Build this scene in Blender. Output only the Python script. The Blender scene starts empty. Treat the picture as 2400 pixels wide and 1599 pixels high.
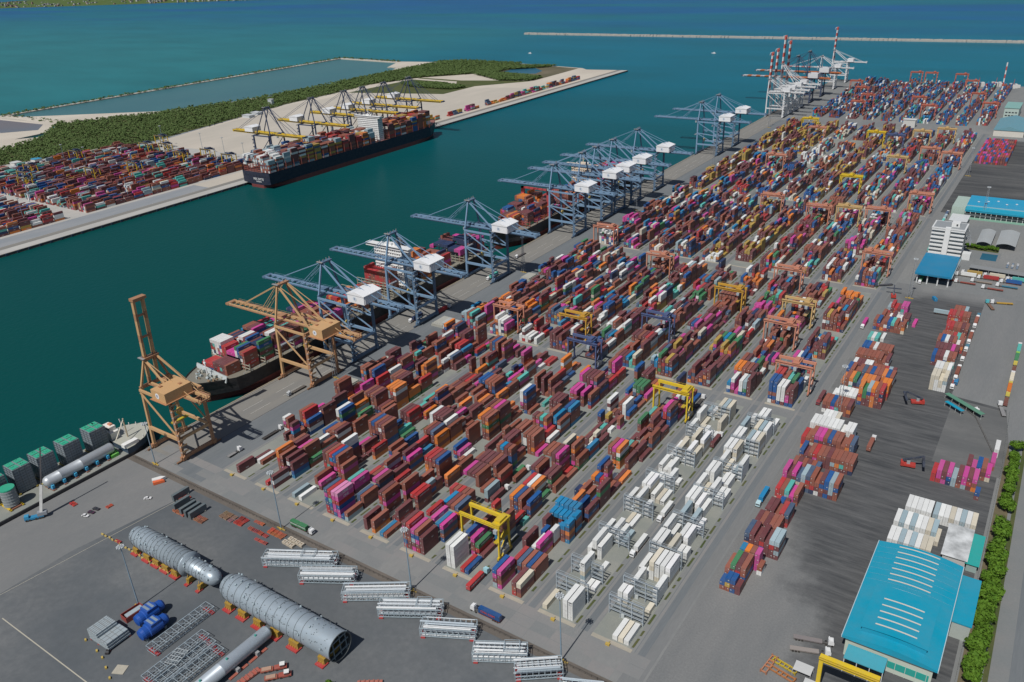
import bpy, math, random
from mathutils import Vector, Matrix
import numpy as np
random.seed(7); rnd = random.random
S = bpy.context.scene
C = S.collection
# ------------------------------------------------------------------ camera
R_, P_, A_ = -0.04680475, 0.44478756, -0.61014795
cp, sp = math.cos(P_), math.sin(P_)
FW = Vector((math.sin(A_)*cp, math.cos(A_)*cp, -sp))
rt = Vector((math.cos(A_), -math.sin(A_), 0)); up = rt.cross(FW)
RT = rt*math.cos(R_)+up*math.sin(R_); UP = -rt*math.sin(R_)+up*math.cos(R_)
CAMZ = 283.19
cd = bpy.data.cameras.new('camera'); cam = bpy.data.objects.new('camera', cd); C.objects.link(cam)
cd.sensor_width = 36; cd.lens = 36*1904.72/2400; cd.clip_start = 1; cd.clip_end = 60000
m = Matrix((RT, UP, -FW)).transposed().to_4x4(); m.translation = (0, 0, CAMZ); cam.matrix_world = m
S.camera = cam
# ------------------------------------------------------------------ light
w = bpy.data.worlds.new("World"); S.world = w; w.use_nodes = True
nt = w.node_tree; nt.nodes.clear()
sky = nt.nodes.new('ShaderNodeTexSky'); sky.sky_type = 'NISHITA'; sky.sun_disc = False
SUN = Vector((0.7, -27.1, 37.6)).normalized()
sky.sun_elevation = math.asin(SUN.z); sky.sun_rotation = math.atan2(SUN.x, SUN.y)
sky.air_density = 1.0; sky.dust_density = 1.0; sky.ozone_density = 1.5
bg = nt.nodes.new('ShaderNodeBackground'); bg.inputs[1].default_value = 0.06
ow = nt.nodes.new('ShaderNodeOutputWorld'); nt.links.new(sky.outputs[0], bg.inputs[0]); nt.links.new(bg.outputs[0], ow.inputs[0])
sl = bpy.data.lights.new('sun', 'SUN'); sl.energy = 4.2; sl.angle = math.radians(.5); sl.color = (1, .965, .92)
so = bpy.data.objects.new('sun', sl); C.objects.link(so); so.rotation_euler = SUN.to_track_quat('Z', 'Y').to_euler()
S.view_settings.view_transform = 'Standard'; S.view_settings.look = 'None'; S.view_settings.gamma = 1
S.view_settings.exposure = -0.15
# ------------------------------------------------------------------ materials
def _mat(name):
    m = bpy.data.materials.new(name); m.use_nodes = True; n = m.node_tree; n.nodes.clear()
    o = n.nodes.new('ShaderNodeOutputMaterial'); b = n.nodes.new('ShaderNodeBsdfPrincipled'); n.links.new(b.outputs[0], o.inputs[0])
    return m, n, b
def node(n, t, **k):
    x = n.nodes.new(t)
    for a, v in k.items():
        if a.startswith('i_'): x.inputs[a[2:].replace('_', ' ')].default_value = v
        else: setattr(x, a, v)
    return x
def mixc(n, fac, a, b, mode='MIX'):
    x = n.nodes.new('ShaderNodeMix'); x.data_type = 'RGBA'; x.blend_type = mode
    for s, v in ((x.inputs[0], fac), (x.inputs[6], a), (x.inputs[7], b)):
        if isinstance(v, bpy.types.NodeSocket): n.links.new(v, s)
        elif isinstance(v, (float, int)): s.default_value = v
        else: s.default_value = (*v, 1)
    return x.outputs[2]
def noise(n, scale, detail=4, rough=.6, vscale=(1, 1, 1), rot=0, lo=.35, hi=.65, coord='w'):
    g = node(n, 'ShaderNodeNewGeometry') if coord == 'w' else node(n, 'ShaderNodeTexCoord')
    mp = node(n, 'ShaderNodeMapping'); mp.inputs['Scale'].default_value = vscale; mp.inputs['Rotation'].default_value = (0, 0, rot)
    n.links.new(g.outputs['Position' if coord == 'w' else 'Object'], mp.inputs[0])
    t = node(n, 'ShaderNodeTexNoise'); t.inputs['Scale'].default_value = scale; t.inputs['Detail'].default_value = detail; t.inputs['Roughness'].default_value = rough
    n.links.new(mp.outputs[0], t.inputs[0])
    r = node(n, 'ShaderNodeMapRange'); r.inputs[1].default_value = lo; r.inputs[2].default_value = hi
    n.links.new(t.outputs[0], r.inputs[0]); return r.outputs[0]
def paint(name, rough=.55, metal=0., dirt=.25, scale=.35, spec=.35, streak=False):
    m, n, b = _mat(name)
    a = node(n, 'ShaderNodeAttribute', attribute_name='Col')
    f = noise(n, scale, 5, .65, (1, 1, 1.6)); f2 = noise(n, scale*6, 3, .7)
    c = mixc(n, f, a.outputs[0], mixc(n, dirt, a.outputs[0], (.28, .24, .20)))
    h = node(n, 'ShaderNodeMath', operation='MULTIPLY'); h.inputs[1].default_value = dirt*.5; n.links.new(f2, h.inputs[0])
    c = mixc(n, h.outputs[0], c, (.10, .085, .075))
    n.links.new(c, b.inputs['Base Color']); b.inputs['Roughness'].default_value = rough; b.inputs['Metallic'].default_value = metal
    b.inputs['Specular IOR Level'].default_value = spec
    return m
def ground(name, c1, c2, c3, s1, s2, vs=(1, 1, 1), rough=.9, rot=0, mid=.5, fine=.35):
    m, n, b = _mat(name)
    a = noise(n, s1, 6, .62, vs, rot, .38, .62); d = noise(n, s2, 4, .6, (1, 1, 1), 0, .3, .75); e = noise(n, s1*22, 3, .7, vs, rot, .3, .7)
    c = mixc(n, a, c1, c2)
    h = node(n, 'ShaderNodeMath', operation='MULTIPLY'); h.inputs[1].default_value = mid; n.links.new(d, h.inputs[0])
    c = mixc(n, h.outputs[0], c, c3)
    h = node(n, 'ShaderNodeMath', operation='MULTIPLY'); h.inputs[1].default_value = fine; n.links.new(e, h.inputs[0])
    c = mixc(n, h.outputs[0], c, tuple(v*.72 for v in c1))
    n.links.new(c, b.inputs['Base Color']); b.inputs['Roughness'].default_value = rough; b.inputs['Specular IOR Level'].default_value = .2
    return m
M = {}
M['paint'] = paint('container_paint', .5, 0, .10, .25)
M['steel'] = paint('painted_steel', .45, 0, .22, .5)
M['metal'] = paint('bright_metal', .42, .35, .12, .6, .5)
M['roof'] = paint('roof_sheet', .45, 0, .10, .08)
M['clean'] = paint('clean_paint', .45, 0, .08, .2)
M['yard'] = ground('yard_concrete', (.19, .20, .20), (.25, .25, .24), (.16, .172, .178), .022, .006, (1, .35, 1))
M['lane'] = ground('lane_asphalt', (.155, .172, .182), (.20, .212, .218), (.125, .138, .148), .05, .01, (2.2, .10, 1), fine=.5)
M['pad'] = ground('pad_concrete', (.235, .25, .235), (.30, .30, .27), (.18, .20, .165), .06, .02)
M['edge'] = ground('kerb_concrete', (.36, .33, .27), (.42, .38, .31), (.28, .27, .23), .2, .05)
M['slab'] = ground('slab_concrete', (.255, .243, .235), (.215, .222, .22), (.18, .195, .195), .05, .03)
M['slab2'] = ground('slab_concrete_grey', (.195, .208, .208), (.225, .225, .22), (.16, .175, .178), .05, .03)
M['quay'] = ground('quay_concrete', (.25, .238, .212), (.215, .21, .197), (.175, .178, .172), .05, .015, (2.6, .08, 1), fine=.45)
M['strip'] = ground('fence_strip', (.12, .105, .09), (.19, .165, .14), (.09, .085, .08), .09, .03, (.4, 1, 1))
M['west'] = ground('west_asphalt', (.115, .128, .138), (.185, .19, .19), (.070, .080, .090), .012, .007, (1, 1, 1), mid=.8, fine=.5)
M['apron'] = ground('apron_asphalt', (.185, .19, .19), (.215, .215, .21), (.15, .158, .16), .03, .012, (1.6, .5, 1))
M['dark'] = ground('dark_asphalt', (.070, .074, .077), (.150, .150, .146), (.05, .052, .055), .035, .012, (.22, 2.2, 1), mid=.55, fine=.6, rot=.05)
M['dark2'] = ground('worn_asphalt', (.13, .134, .134), (.19, .19, .185), (.095, .10, .10), .035, .012, (.3, 1.8, 1), mid=.6, fine=.5, rot=.05)
M['road'] = ground('road_asphalt', (.19, .197, .197), (.225, .227, .222), (.155, .163, .167), .03, .01, (2.0, .25, 1), fine=.4)
M['sand'] = ground('sand', (.50, .45, .38), (.58, .53, .45), (.40, .36, .30), .012, .004, (1, .4, 1), fine=.15)
M['sandy'] = ground('sand_yard', (.46, .42, .36), (.52, .47, .40), (.38, .36, .31), .02, .006, (1, .3, 1), fine=.2)
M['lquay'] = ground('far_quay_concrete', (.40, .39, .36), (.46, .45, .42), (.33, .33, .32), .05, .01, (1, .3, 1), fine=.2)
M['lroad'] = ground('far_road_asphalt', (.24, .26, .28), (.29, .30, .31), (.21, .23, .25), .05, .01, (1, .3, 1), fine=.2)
M['scrub'] = ground('dry_scrub', (.13, .115, .075), (.20, .17, .12), (.07, .085, .04), .02, .008, fine=.6)
M['grass'] = ground('rough_grass', (.07, .095, .03), (.13, .125, .055), (.05, .065, .025), .05, .02, fine=.6)
M['verge'] = ground('verge_soil', (.15, .12, .08), (.20, .155, .10), (.07, .10, .03), .25, .08, fine=.5)
M['rock'] = ground('rock', (.42, .40, .36), (.50, .47, .42), (.30, .29, .27), .2, .05, fine=.7)
def stained(name):
    # asphalt blackened by the tyres of the stackers: dense near the stacks and the warehouse, thinning to plain grey
    m, n, b = _mat(name)
    g = node(n, 'ShaderNodeNewGeometry'); sx = node(n, 'ShaderNodeSeparateXYZ'); n.links.new(g.outputs['Position'], sx.inputs[0])
    def mr(src, lo, hi, a=0, b_=1):
        r = node(n, 'ShaderNodeMapRange'); r.interpolation_type = 'SMOOTHSTEP'; r.inputs[1].default_value = lo; r.inputs[2].default_value = hi; r.inputs[3].default_value = a; r.inputs[4].default_value = b_
        n.links.new(src, r.inputs[0]); return r.outputs[0]
    def mth(op, a, b_):
        x = node(n, 'ShaderNodeMath', operation=op)
        for s_, v in ((x.inputs[0], a), (x.inputs[1], b_)):
            if isinstance(v, (int, float)): s_.default_value = v
            else: n.links.new(v, s_)
        return x.outputs[0]
    edge = mr(sx.outputs['Y'], 275, 400, -52, -98)
    big = noise(n, .035, 5, .65, (1, 1, 1), 0, .25, .75)
    d = mth('ADD', mth('SUBTRACT', sx.outputs['X'], edge), mth('MULTIPLY', mth('SUBTRACT', big, .5), 30))
    f = mth('MULTIPLY', mr(d, -4, 20), mr(sx.outputs['Y'], 752, 725)); f = mth('MULTIPLY', f, mr(sx.outputs['Y'], 232, 262))
    st = noise(n, .16, 5, .7, (.22, 2.0, 1), .06, .38, .66); st2 = noise(n, .05, 4, .6, (.6, 1.3, 1), .0, .35, .65)
    dark = mixc(n, st, mixc(n, st2, (.052, .056, .06), (.080, .083, .086)), (.125, .127, .128))
    light = mixc(n, noise(n, .03, 5, .6, (1.5, .4, 1), .1), (.175, .182, .183), (.225, .226, .22))
    c = mixc(n, f, light, dark); e = noise(n, 1.1, 3, .7, (1, 1, 1), 0, .3, .7)
    c = mixc(n, mth('MULTIPLY', e, .3), c, (.06, .063, .066))
    n.links.new(c, b.inputs['Base Color']); b.inputs['Roughness'].default_value = .9; b.inputs['Specular IOR Level'].default_value = .2
    return m
M['stained'] = stained('stained_asphalt')
def leaf(name, c1, c2):
    m, n, b = _mat(name)
    a = noise(n, .35, 3, .7, lo=.3, hi=.7); e = noise(n, .05, 3, .6, lo=.3, hi=.7)
    n.links.new(mixc(n, e, mixc(n, a, c1, c2), tuple((x+y)*.42 for x, y in zip(c1, c2))), b.inputs['Base Color']); b.inputs['Roughness'].default_value = .75; b.inputs['Specular IOR Level'].default_value = .2
    return m
M['leaf'] = leaf('tree_leaves', (.04, .11, .010), (.13, .23, .02))
M['mangrove'] = leaf('mangrove_leaves', (.062, .105, .030), (.105, .150, .045))
M['bark'] = ground('bark', (.10, .07, .045), (.14, .10, .07), (.07, .05, .04), 2, 1)
# water: turbidity changes with place, ripples are real bump
def water(name):
    m, n, b = _mat(name)
    g = node(n, 'ShaderNodeNewGeometry'); sx = node(n, 'ShaderNodeSeparateXYZ'); n.links.new(g.outputs['Position'], sx.inputs[0])
    def ramp(src, lo, hi):
        r = node(n, 'ShaderNodeMapRange'); r.interpolation_type = 'SMOOTHSTEP'; r.inputs[1].default_value = lo; r.inputs[2].default_value = hi
        n.links.new(src, r.inputs[0]); return r.outputs[0]
    far = ramp(sx.outputs['Y'], 500, 2300)
    near, mid, deep, shal = (.003, .060, .056), (.0004, .130, .195), (.0002, .090, .255), (.018, .175, .195)
    c = mixc(n, far, near, mid)
    a = noise(n, .0011, 5, .6, (.35, 1.9, 1), .45, .44, .58)
    fd = ramp(sx.outputs['Y'], 2300, 4200); h = node(n, 'ShaderNodeMath', operation='MULTIPLY'); n.links.new(fd, h.inputs[0]); h.inputs[1].default_value = 1.0
    c = mixc(n, h.outputs[0], c, mixc(n, a, deep, mid))
    # shallow milky water beyond the dike
    sh = ramp(sx.outputs['X'], -1500, -2300); sy = ramp(sx.outputs['Y'], 4200, 1600)
    h = node(n, 'ShaderNodeMath', operation='MULTIPLY'); n.links.new(sh, h.inputs[0]); n.links.new(sy, h.inputs[1])
    h2 = node(n, 'ShaderNodeMath', operation='MULTIPLY'); n.links.new(h.outputs[0], h2.inputs[0]); h2.inputs[1].default_value = .95
    c = mixc(n, h2.outputs[0], c, shal)
    st = noise(n, .004, 6, .65, (.5, 1.5, 1), .3, .38, .66)
    h3 = node(n, 'ShaderNodeMath', operation='MULTIPLY'); n.links.new(st, h3.inputs[0]); h3.inputs[1].default_value = .30
    c = mixc(n, h3.outputs[0], c, (.003, .055, .062))
    n.links.new(c, b.inputs['Base Color']); b.inputs['Roughness'].default_value = .32; b.inputs['IOR'].default_value = 1.33
    b.inputs['Specular IOR Level'].default_value = .06
    t = node(n, 'ShaderNodeTexNoise'); t.inputs['Scale'].default_value = .22; t.inputs['Detail'].default_value = 4
    n.links.new(g.outputs['Position'], t.inputs[0])
    bp = node(n, 'ShaderNodeBump'); bp.inputs['Strength'].default_value = .35; bp.inputs['Distance'].default_value = .9
    n.links.new(t.outputs[0], bp.inputs['Height']); n.links.new(bp.outputs[0], b.inputs['Normal'])
    return m
M['water'] = water('sea_water')
def pond(name, c1, c2, c3):
    m = ground(name, c1, c2, c3, .003, .0015, (1, .4, 1), .35, .35, fine=.0); return m
M['lagoon'] = pond('lagoon_water', (.035, .145, .165), (.055, .175, .185), (.085, .150, .165))
M['pool'] = pond('pool_water', (.02, .10, .16), (.03, .12, .18), (.02, .1, .15))
M['mudpond'] = pond('mud_pond', (.12, .16, .20), (.16, .15, .16), (.20, .13, .11))
# ------------------------------------------------------------------ mesh builder
class MB:
    def __init__(s): s.v = []; s.f = []; s.c = []
    def add(s, vs, fs, col):
        o = len(s.v); s.v += [tuple(v) for v in vs]
        for f in fs: s.f.append(tuple(i+o for i in f)); s.c.append(col)
        return s
    def box(s, x0, x1, y0, y1, z0, z1, col, bottom=True):
        v = [(x0, y0, z0), (x1, y0, z0), (x1, y1, z0), (x0, y1, z0), (x0, y0, z1), (x1, y0, z1), (x1, y1, z1), (x0, y1, z1)]
        f = [(4, 5, 6, 7), (0, 1, 5, 4), (1, 2, 6, 5), (2, 3, 7, 6), (3, 0, 4, 7)]
        if bottom: f.append((3, 2, 1, 0))
        return s.add(v, f, col)
    def beam(s, p, q, w, h, col, upv=None):
        p = Vector(p); q = Vector(q); d = (q-p).normalized()
        u = Vector(upv) if upv else (Vector((0, 0, 1)) if abs(d.z) < .9 else Vector((0, 1, 0)))
        r = d.cross(u).normalized(); u = r.cross(d)
        v = [a + r*i*w/2 + u*j*h/2 for a in (p, q) for i, j in ((-1, -1), (1, -1), (1, 1), (-1, 1))]
        return s.add(v, [(0, 1, 2, 3), (7, 6, 5, 4), (0, 4, 5, 1), (1, 5, 6, 2), (2, 6, 7, 3), (3, 7, 4, 0)], col)
    def cyl(s, p, q, r, n=10, col=(.5, .5, .5), r2=None, caps=True):
        p = Vector(p); q = Vector(q); r2 = r if r2 is None else r2; d = (q-p).normalized()
        a = Vector((0, 0, 1)) if abs(d.z) < .9 else Vector((1, 0, 0)); x = d.cross(a).normalized(); y = d.cross(x)
        v = []
        for c, rr in ((p, r), (q, r2)):
            for i in range(n):
                t = 2*math.pi*i/n; v.append(c+x*math.cos(t)*rr+y*math.sin(t)*rr)
        f = [(i, i+n, (i+1) % n+n, (i+1) % n) for i in range(n)]
        if caps: f += [tuple(range(n)), tuple(reversed(range(n, 2*n)))]
        return s.add(v, f, col)
    def lathe(s, p, q, prof, n, col):
        # prof: list of (t along axis in metres, radius)
        p = Vector(p); d = (Vector(q)-p).normalized(); a = Vector((0, 0, 1)) if abs(d.z) < .9 else Vector((1, 0, 0)); x = d.cross(a).normalized(); y = d.cross(x)
        v = []; f = []
        for t, r in prof:
            for i in range(n):
                g = 2*math.pi*i/n; v.append(p+d*t+x*math.cos(g)*r+y*math.sin(g)*r)
        for k in range(len(prof)-1):
            for i in range(n): f.append((k*n+i, (k+1)*n+i, (k+1)*n+(i+1) % n, k*n+(i+1) % n))
        return s.add(v, f, col)
    def poly(s, pts, col): return s.add(pts, [tuple(range(len(pts)))], col)
    def prism(s, pts, z0, z1, col, top=None):
        n = len(pts); v = [(x, y, z0) for x, y in pts]+[(x, y, z1) for x, y in pts]
        s.add(v, [(i, (i+1) % n, n+(i+1) % n, n+i) for i in range(n)], col)
        return s.poly([(x, y, z1) for x, y in pts], top or col)
    def mesh(s, name, smooth=False):
        me = bpy.data.meshes.new(name); me.from_pydata([tuple(v) for v in s.v], [], s.f)
        a = me.color_attributes.new('Col', 'FLOAT_COLOR', 'CORNER')
        ln = np.array([len(f) for f in s.f]); c = np.repeat(np.array([(*c[:3], 1) for c in s.c], dtype=np.float32), ln, axis=0)
        a.data.foreach_set('color', c.ravel())
        if smooth: me.polygons.foreach_set('use_smooth', [True]*len(s.f))
        return me
    def build(s, name, mat, parent=None, loc=None, rz=None, smooth=False):
        me = s.mesh(name, smooth); me.materials.append(M[mat]); o = bpy.data.objects.new(name, me); C.objects.link(o)
        if parent: o.parent = parent
        if loc: o.location = loc
        if rz is not None: o.rotation_euler = (0, 0, rz)
        return o
def tag(o, label=None, cat=None, group=None, kind=None):
    if label: o['label'] = label
    if cat: o['category'] = cat
    if group: o['group'] = group
    if kind: o['kind'] = kind
    return o
def empty(name, loc, rz=0, label=None, cat=None, group=None):
    o = bpy.data.objects.new(name, None); C.objects.link(o); o.location = loc; o.rotation_euler = (0, 0, rz); o.empty_display_size = 1
    return tag(o, label, cat, group)
def copy_tree(o, parent=None):
    c = o.copy(); C.objects.link(c)
    if parent: c.parent = parent
    for ch in [x for x in KIDS.get(o.name, [])]: copy_tree(ch, c)
    return c
KIDS = {}
def remember(root):
    # children are looked up once, before any copying, because Object.children scans the whole scene
    allo = list(bpy.data.objects)
    for x in allo:
        if x.parent and x not in KIDS.setdefault(x.parent.name, []): KIDS[x.parent.name].append(x)
def sheet(name, pts, z, mat, kind='structure', parent=None):
    b = MB(); b.poly([(x, y, z) for x, y in pts], (1, 1, 1)); o = b.build(name, mat, parent)
    return tag(o, kind=kind)
def rect(x0, x1, y0, y1): return [(x0, y0), (x1, y0), (x1, y1), (x0, y1)]
TXT = {}
def text_mesh(s, h):
    if (s, h) in TXT: return TXT[(s, h)]
    cu = bpy.data.curves.new('t', 'FONT'); cu.body = s; cu.size = h*1.35; cu.align_x = 'CENTER'; cu.align_y = 'CENTER'; cu.offset = h*.03; cu.resolution_u = 2
    ob = bpy.data.objects.new('t', cu); C.objects.link(ob)
    me = bpy.data.meshes.new_from_object(ob.evaluated_get(bpy.context.evaluated_depsgraph_get()))
    bpy.data.objects.remove(ob); bpy.data.curves.remove(cu); me.materials.clear()
    TXT[(s, h)] = me; return me
def text(s, h, parent, loc, rot, col='white'):
    me = text_mesh(s, h)
    key = ('m', s, h, col)
    if key not in TXT:
        m2 = me.copy(); m2.materials.clear(); m2.materials.append(LET[col]); TXT[key] = m2
    o = bpy.data.objects.new('lettering', TXT[key]); C.objects.link(o); o.parent = parent; o.location = loc; o.rotation_euler = rot
    return o
def flat(name, c):
    m, n, b = _mat(name); n.links.new(mixc(n, noise(n, 1.5, 3), c, tuple(v*.85 for v in c)), b.inputs['Base Color']); b.inputs['Roughness'].default_value = .5; return m
LET = {'white': flat('white_lettering', (.75, .75, .75)), 'red': flat('red_lettering', (.55, .08, .06)), 'blue': flat('blue_lettering', (.04, .10, .30))}
SIDE = (math.pi/2, 0, math.pi/2)      # text on a face looking towards +X
FRONT = (math.pi/2, 0, 0)             # text on a face looking towards -Y
ORD = ['first', 'second', 'third', 'fourth', 'fifth', 'sixth', 'seventh', 'eighth', 'ninth', 'tenth', 'eleventh', 'twelfth', 'thirteenth', 'fourteenth', 'fifteenth', 'sixteenth', 'seventeenth']
# ------------------------------------------------------------------ ground, quays, water
sheet('sea', [(-30000, -3000), (30000, -3000), (30000, 60000), (-30000, 60000)], -3.2, 'water')
def land(name, pts, mat, z=0, depth=5):
    b = MB(); b.prism(pts, z-depth, z, (1, 1, 1)); return tag(b.build(name, mat), kind='structure')
land('ground', [(-461, -400), (700, -400), (700, 1960), (-461, 1960)], 'yard')
# quay face with dark fenders strip
b = MB(); b.box(-461.9, -461.03, -400, 1960, -5, -1.0, (.07, .065, .06))
for i in range(170):
    y = -20+i*11.6; b.box(-462.7, -461.9, y, y+1.6, -3.6, -.4, (.02, .02, .022))
tag(b.build('quay_wall', 'steel'), kind='structure')
sheet('quay_apron', rect(-460.9, -427.6, 236, 1958), .004, 'quay')
b = MB(); b.box(-461.0, -460.2, 236, 1958, .0, .3, (.38, .33, .24)); tag(b.build('quay_kerb', 'steel'), kind='structure')
sheet('quay_road', rect(-427.2, -396.5, 229, 1958), .004, 'lane')
b = MB()
for x in (-458.2, -427.2):
    b.box(x-.12, x+.12, 232, 1950, .0, .09, (.07, .05, .04))
tag(b.build('crane_rail', 'steel'), kind='structure')
sheet('drainage_strip', [(-461, 221), (-60, 221), (-60, 226.2), (-461, 226.2)], .008, 'strip')
sheet('apron_west', [(-461, -400), (-461, 221), (-392, 221), (-392, 150), (-404, 150), (-404, -400)], .004, 'apron')
sheet('project_yard', [(-404, -400), (-404, 150), (-392, 221), (-60, 221), (-60, -400)], .006, 'west')
# concrete slabs of the cross road in front of the blocks
k = 0
for i in range(33):
    x = -452+i*11.2
    for j in range(3):
        if rnd() < .62:
            sheet('road_slab', rect(x+.1, x+11+.05, 226.6+j*6.3, 226.5+j*6.3+6.1), .010+.0005*j, 'slab' if rnd() < .55 else 'slab2')
L0, PITCH, ROWP = -393.7, 28.9, 2.83
GROUPS = [247.5+243.5*i for i in range(5)]
REEF = [247.5, 263, 277.8, 291.8, 306.8, 320.7, 335.5, 349.7, 364, 378.7, 393.3, 407.6, 422.3, 436.6, 451.8]
def bayfronts(g, k):
    if g == 0 and k >= 8: return REEF
    return [GROUPS[g]+13.5*i for i in range(17)]
pads = MB(); grs = MB(); kerb = MB(); lanes = MB(); tracks = MB()
for g in range(5):
    for k in range(10):
        x = L0+PITCH*k; y0 = GROUPS[g]; y1 = y0+229.5
        pads.box(x-1.0, x+17.8, y0-1, y1, -.01, .014, (1, 1, 1), False)
        kerb.box(x-1.0, x+19.2, y0-3.2, y0-1.02, -.01, .12, (1, 1, 1), False)
        lanes.poly([(x+20.3, y0-2, .018), (x+25.6, y0-2, .018), (x+25.6, y1+6, .018), (x+20.3, y1+6, .018)], (1, 1, 1))
        tracks.poly([(x-3.0, y0-6, .022), (x-1.5, y0-6, .022), (x-1.5, y1+8, .022), (x-3, y1+8, .022)], (1, 1, 1))
        tracks.poly([(x+20.7, y0-6, .024), (x+22.1, y0-6, .024), (x+22.1, y1+8, .024), (x+20.7, y1+8, .024)], (1, 1, 1))
        yy = y0
        while yy < y1-8 and g < 3:
            l = 3+rnd()*6
            if rnd() < .8: grs.poly([(x+17.95+rnd()*.2, yy, .02), (x+19.3-rnd()*.3, yy+.3, .02), (x+19.4-rnd()*.3, yy+l, .02), (x+18+rnd()*.2, yy+l-.4, .02)], (1, 1, 1))
            yy += l+1+rnd()*4
tag(pads.build('container_pads', 'pad'), kind='structure'); tag(kerb.build('pad_kerbs', 'edge'), kind='structure')
tag(lanes.build('truck_lanes', 'lane'), kind='structure'); tag(tracks.build('crane_tracks', 'slab'), kind='structure')
tag(grs.build('weeds', 'grass', None), 'low green weeds along the kerbs of the container blocks', 'weeds', kind='stuff')
sheet('main_road', rect(-112.5, -103, 226, 1500), .008, 'road')
sheet('stack_yard', rect(-102, 6, 200, 758), .012, 'stained')
sheet('truck_park', [(-28, 470), (12, 470), (9, 552), (-28, 556)], .019, 'dark2')
sheet('truck_road', [(-30, 560), (3, 556), (12, 480), (16, 480), (8, 760), (-30, 760)], .022, 'road')
sheet('far_stack_yard', rect(-103, -20, 1000, 1420), .012, 'dark')
sheet('far_yard', rect(-452, -60, 1462, 1940), .012, 'yard')
# painted lines
b = MB()
for x in (-444, -436):
    for i in range(40): b.poly([(x, 300+i*30, .026), (x+.2, 300+i*30, .026), (x+.2, 318+i*30, .026), (x, 318+i*30, .026)], (.6, .6, .55))
for x0, y0, x1, y1, wd in ((-404, 100, -392, 216, .25), (-402, 90, -310, 62, .5), (-385, 104, -310, 104, .5)):
    d = Vector((x1-x0, y1-y0)).normalized(); nx, ny = -d.y*wd, d.x*wd
    b.poly([(x0, y0, .03), (x1, y1, .03), (x1+nx, y1+ny, .03), (x0+nx, y0+ny, .03)], (.45, .42, .34))
tag(b.build('painted_lines', 'clean'), kind='structure')
# right hand verge and public road
sheet('verge', [(8.5, 200), (17.5, 200), (13, 560), (8, 560)], .02, 'verge')
sheet('ditch', [(17.6, 200), (19.6, 200), (17.5, 560), (15.5, 560)], .022, 'grass')
sheet('footpath', [(19.7, 200), (27, 200), (24, 560), (17.6, 560)], .02, 'slab2')
sheet('public_road', [(27.2, 200), (60, 200), (60, 600), (24.2, 560)], .02, 'lane')
# ------------------------------------------------------------------ far terminal, island, lagoon
land('far_terminal_ground', [(-975.8, -200), (-975.8, 1970), (-1088, 1955), (-1113, 1977), (-1323, 2016), (-1543, 2030), (-1602, 1984), (-1594, 1790), (-1596, 1564), (-1606, 1300), (-1684, 1052), (-1750, 957), (-1781, 911), (-1652, 819), (-1705, 754), (-1900, 600), (-2400, 300), (-2400, -200)], 'sand', 0, 4)
sheet('far_quay', rect(-992.5, -976.2, -200, 1968), .01, 'lquay')
sheet('far_quay_edge', rect(-1004, -992.7, -200, 1968), .012, 'quay')
sheet('far_quay_road', [(-1038, -200), (-1004.2, -200), (-1004.2, 700), (-1038, 700)], .014, 'lroad')
b = MB(); b.box(-975.7, -975.0, -200, 1970, -2.6, -.5, (.03, .035, .045))
for i in range(150): b.box(-975.0, -974.2, 10+i*13, 12.4+i*13, -3, -.2, (.02, .05, .10))
tag(b.build('far_quay_wall', 'steel'), kind='structure')
sheet('far_container_yard', [(-1060, 300), (-1038.2, 300), (-1038.2, 830), (-1110, 870), (-1395, 860), (-1470, 790), (-1540, 650), (-1600, 300)], .01, 'lquay')
sheet('far_sand_yard', [(-1038, 700.2), (-1004.4, 700.2), (-1004.4, 1290), (-1060, 1640), (-1206, 1600), (-1206, 1497), (-1430, 1430), (-1455, 1267), (-1400, 990), (-1390, 862), (-1110, 872), (-1038, 832)], .02, 'sandy')
sheet('far_road', [(-1440, 690), (-1425, 690), (-1378, 860), (-1412, 1000), (-1468, 1270), (-1474, 1440), (-1486, 1440), (-1480, 1270), (-1425, 1000), (-1392, 860)], .03, 'lroad')
sheet('scrubland', [(-1323, 2010), (-1120, 1970), (-1115, 1740), (-1200, 1720), (-1330, 1800)], .03, 'scrub')
sheet('meadow', [(-1206, 1498), (-1206, 1620), (-1115, 1735), (-1200, 1718), (-1300, 1690), (-1440, 1700), (-1450, 1440)], .026, 'grass')
sheet('sand_track', [(-1480, 1690), (-1300, 1672), (-1250, 1600), (-1265, 1598), (-1315, 1655), (-1480, 1672)], .034, 'sand')
sheet('marsh_pond', [(-1290, 1900), (-1240, 1945), (-1190, 1900), (-1180, 1850), (-1240, 1820), (-1285, 1850)], .038, 'pool')
land('dike', [(-2100, 880), (-2026, 912), (-2024, 1998), (-1743, 1970), (-1610, 1990), (-1600, 1976), (-1640, 1900), (-1690, 1850), (-1740, 1950), (-2010, 1984), (-2012, 925), (-1955, 928), (-1800, 925), (-1680, 1065), (-1660, 1050), (-1780, 900), (-1950, 905), (-2085, 868)], 'sand', -.6, 4)
land('beach', [(-1950, 926), (-1683, 1100), (-1640, 1180), (-1625, 1300), (-1604, 1300), (-1675, 1040), (-1740, 950), (-1940, 905)], 'sand', -.3, 4)
land('beach_spit', [(-1740, 1955), (-1600, 1985), (-1594, 1790), (-1615, 1780), (-1655, 1850), (-1690, 1860)], 'sand', -.25, 4)
sheet('lagoon', [(-2012, 925), (-1800, 930), (-1600, 1100), (-1596, 1900), (-1740, 1962), (-2012, 1990)], -2.9, 'lagoon')
land('mud_flat', [(-2400, 880), (-2030, 905), (-1976, 893), (-1790, 905), (-1700, 850), (-1690, 760), (-1900, 620), (-2400, 400)], 'sand', -.4, 4)
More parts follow.
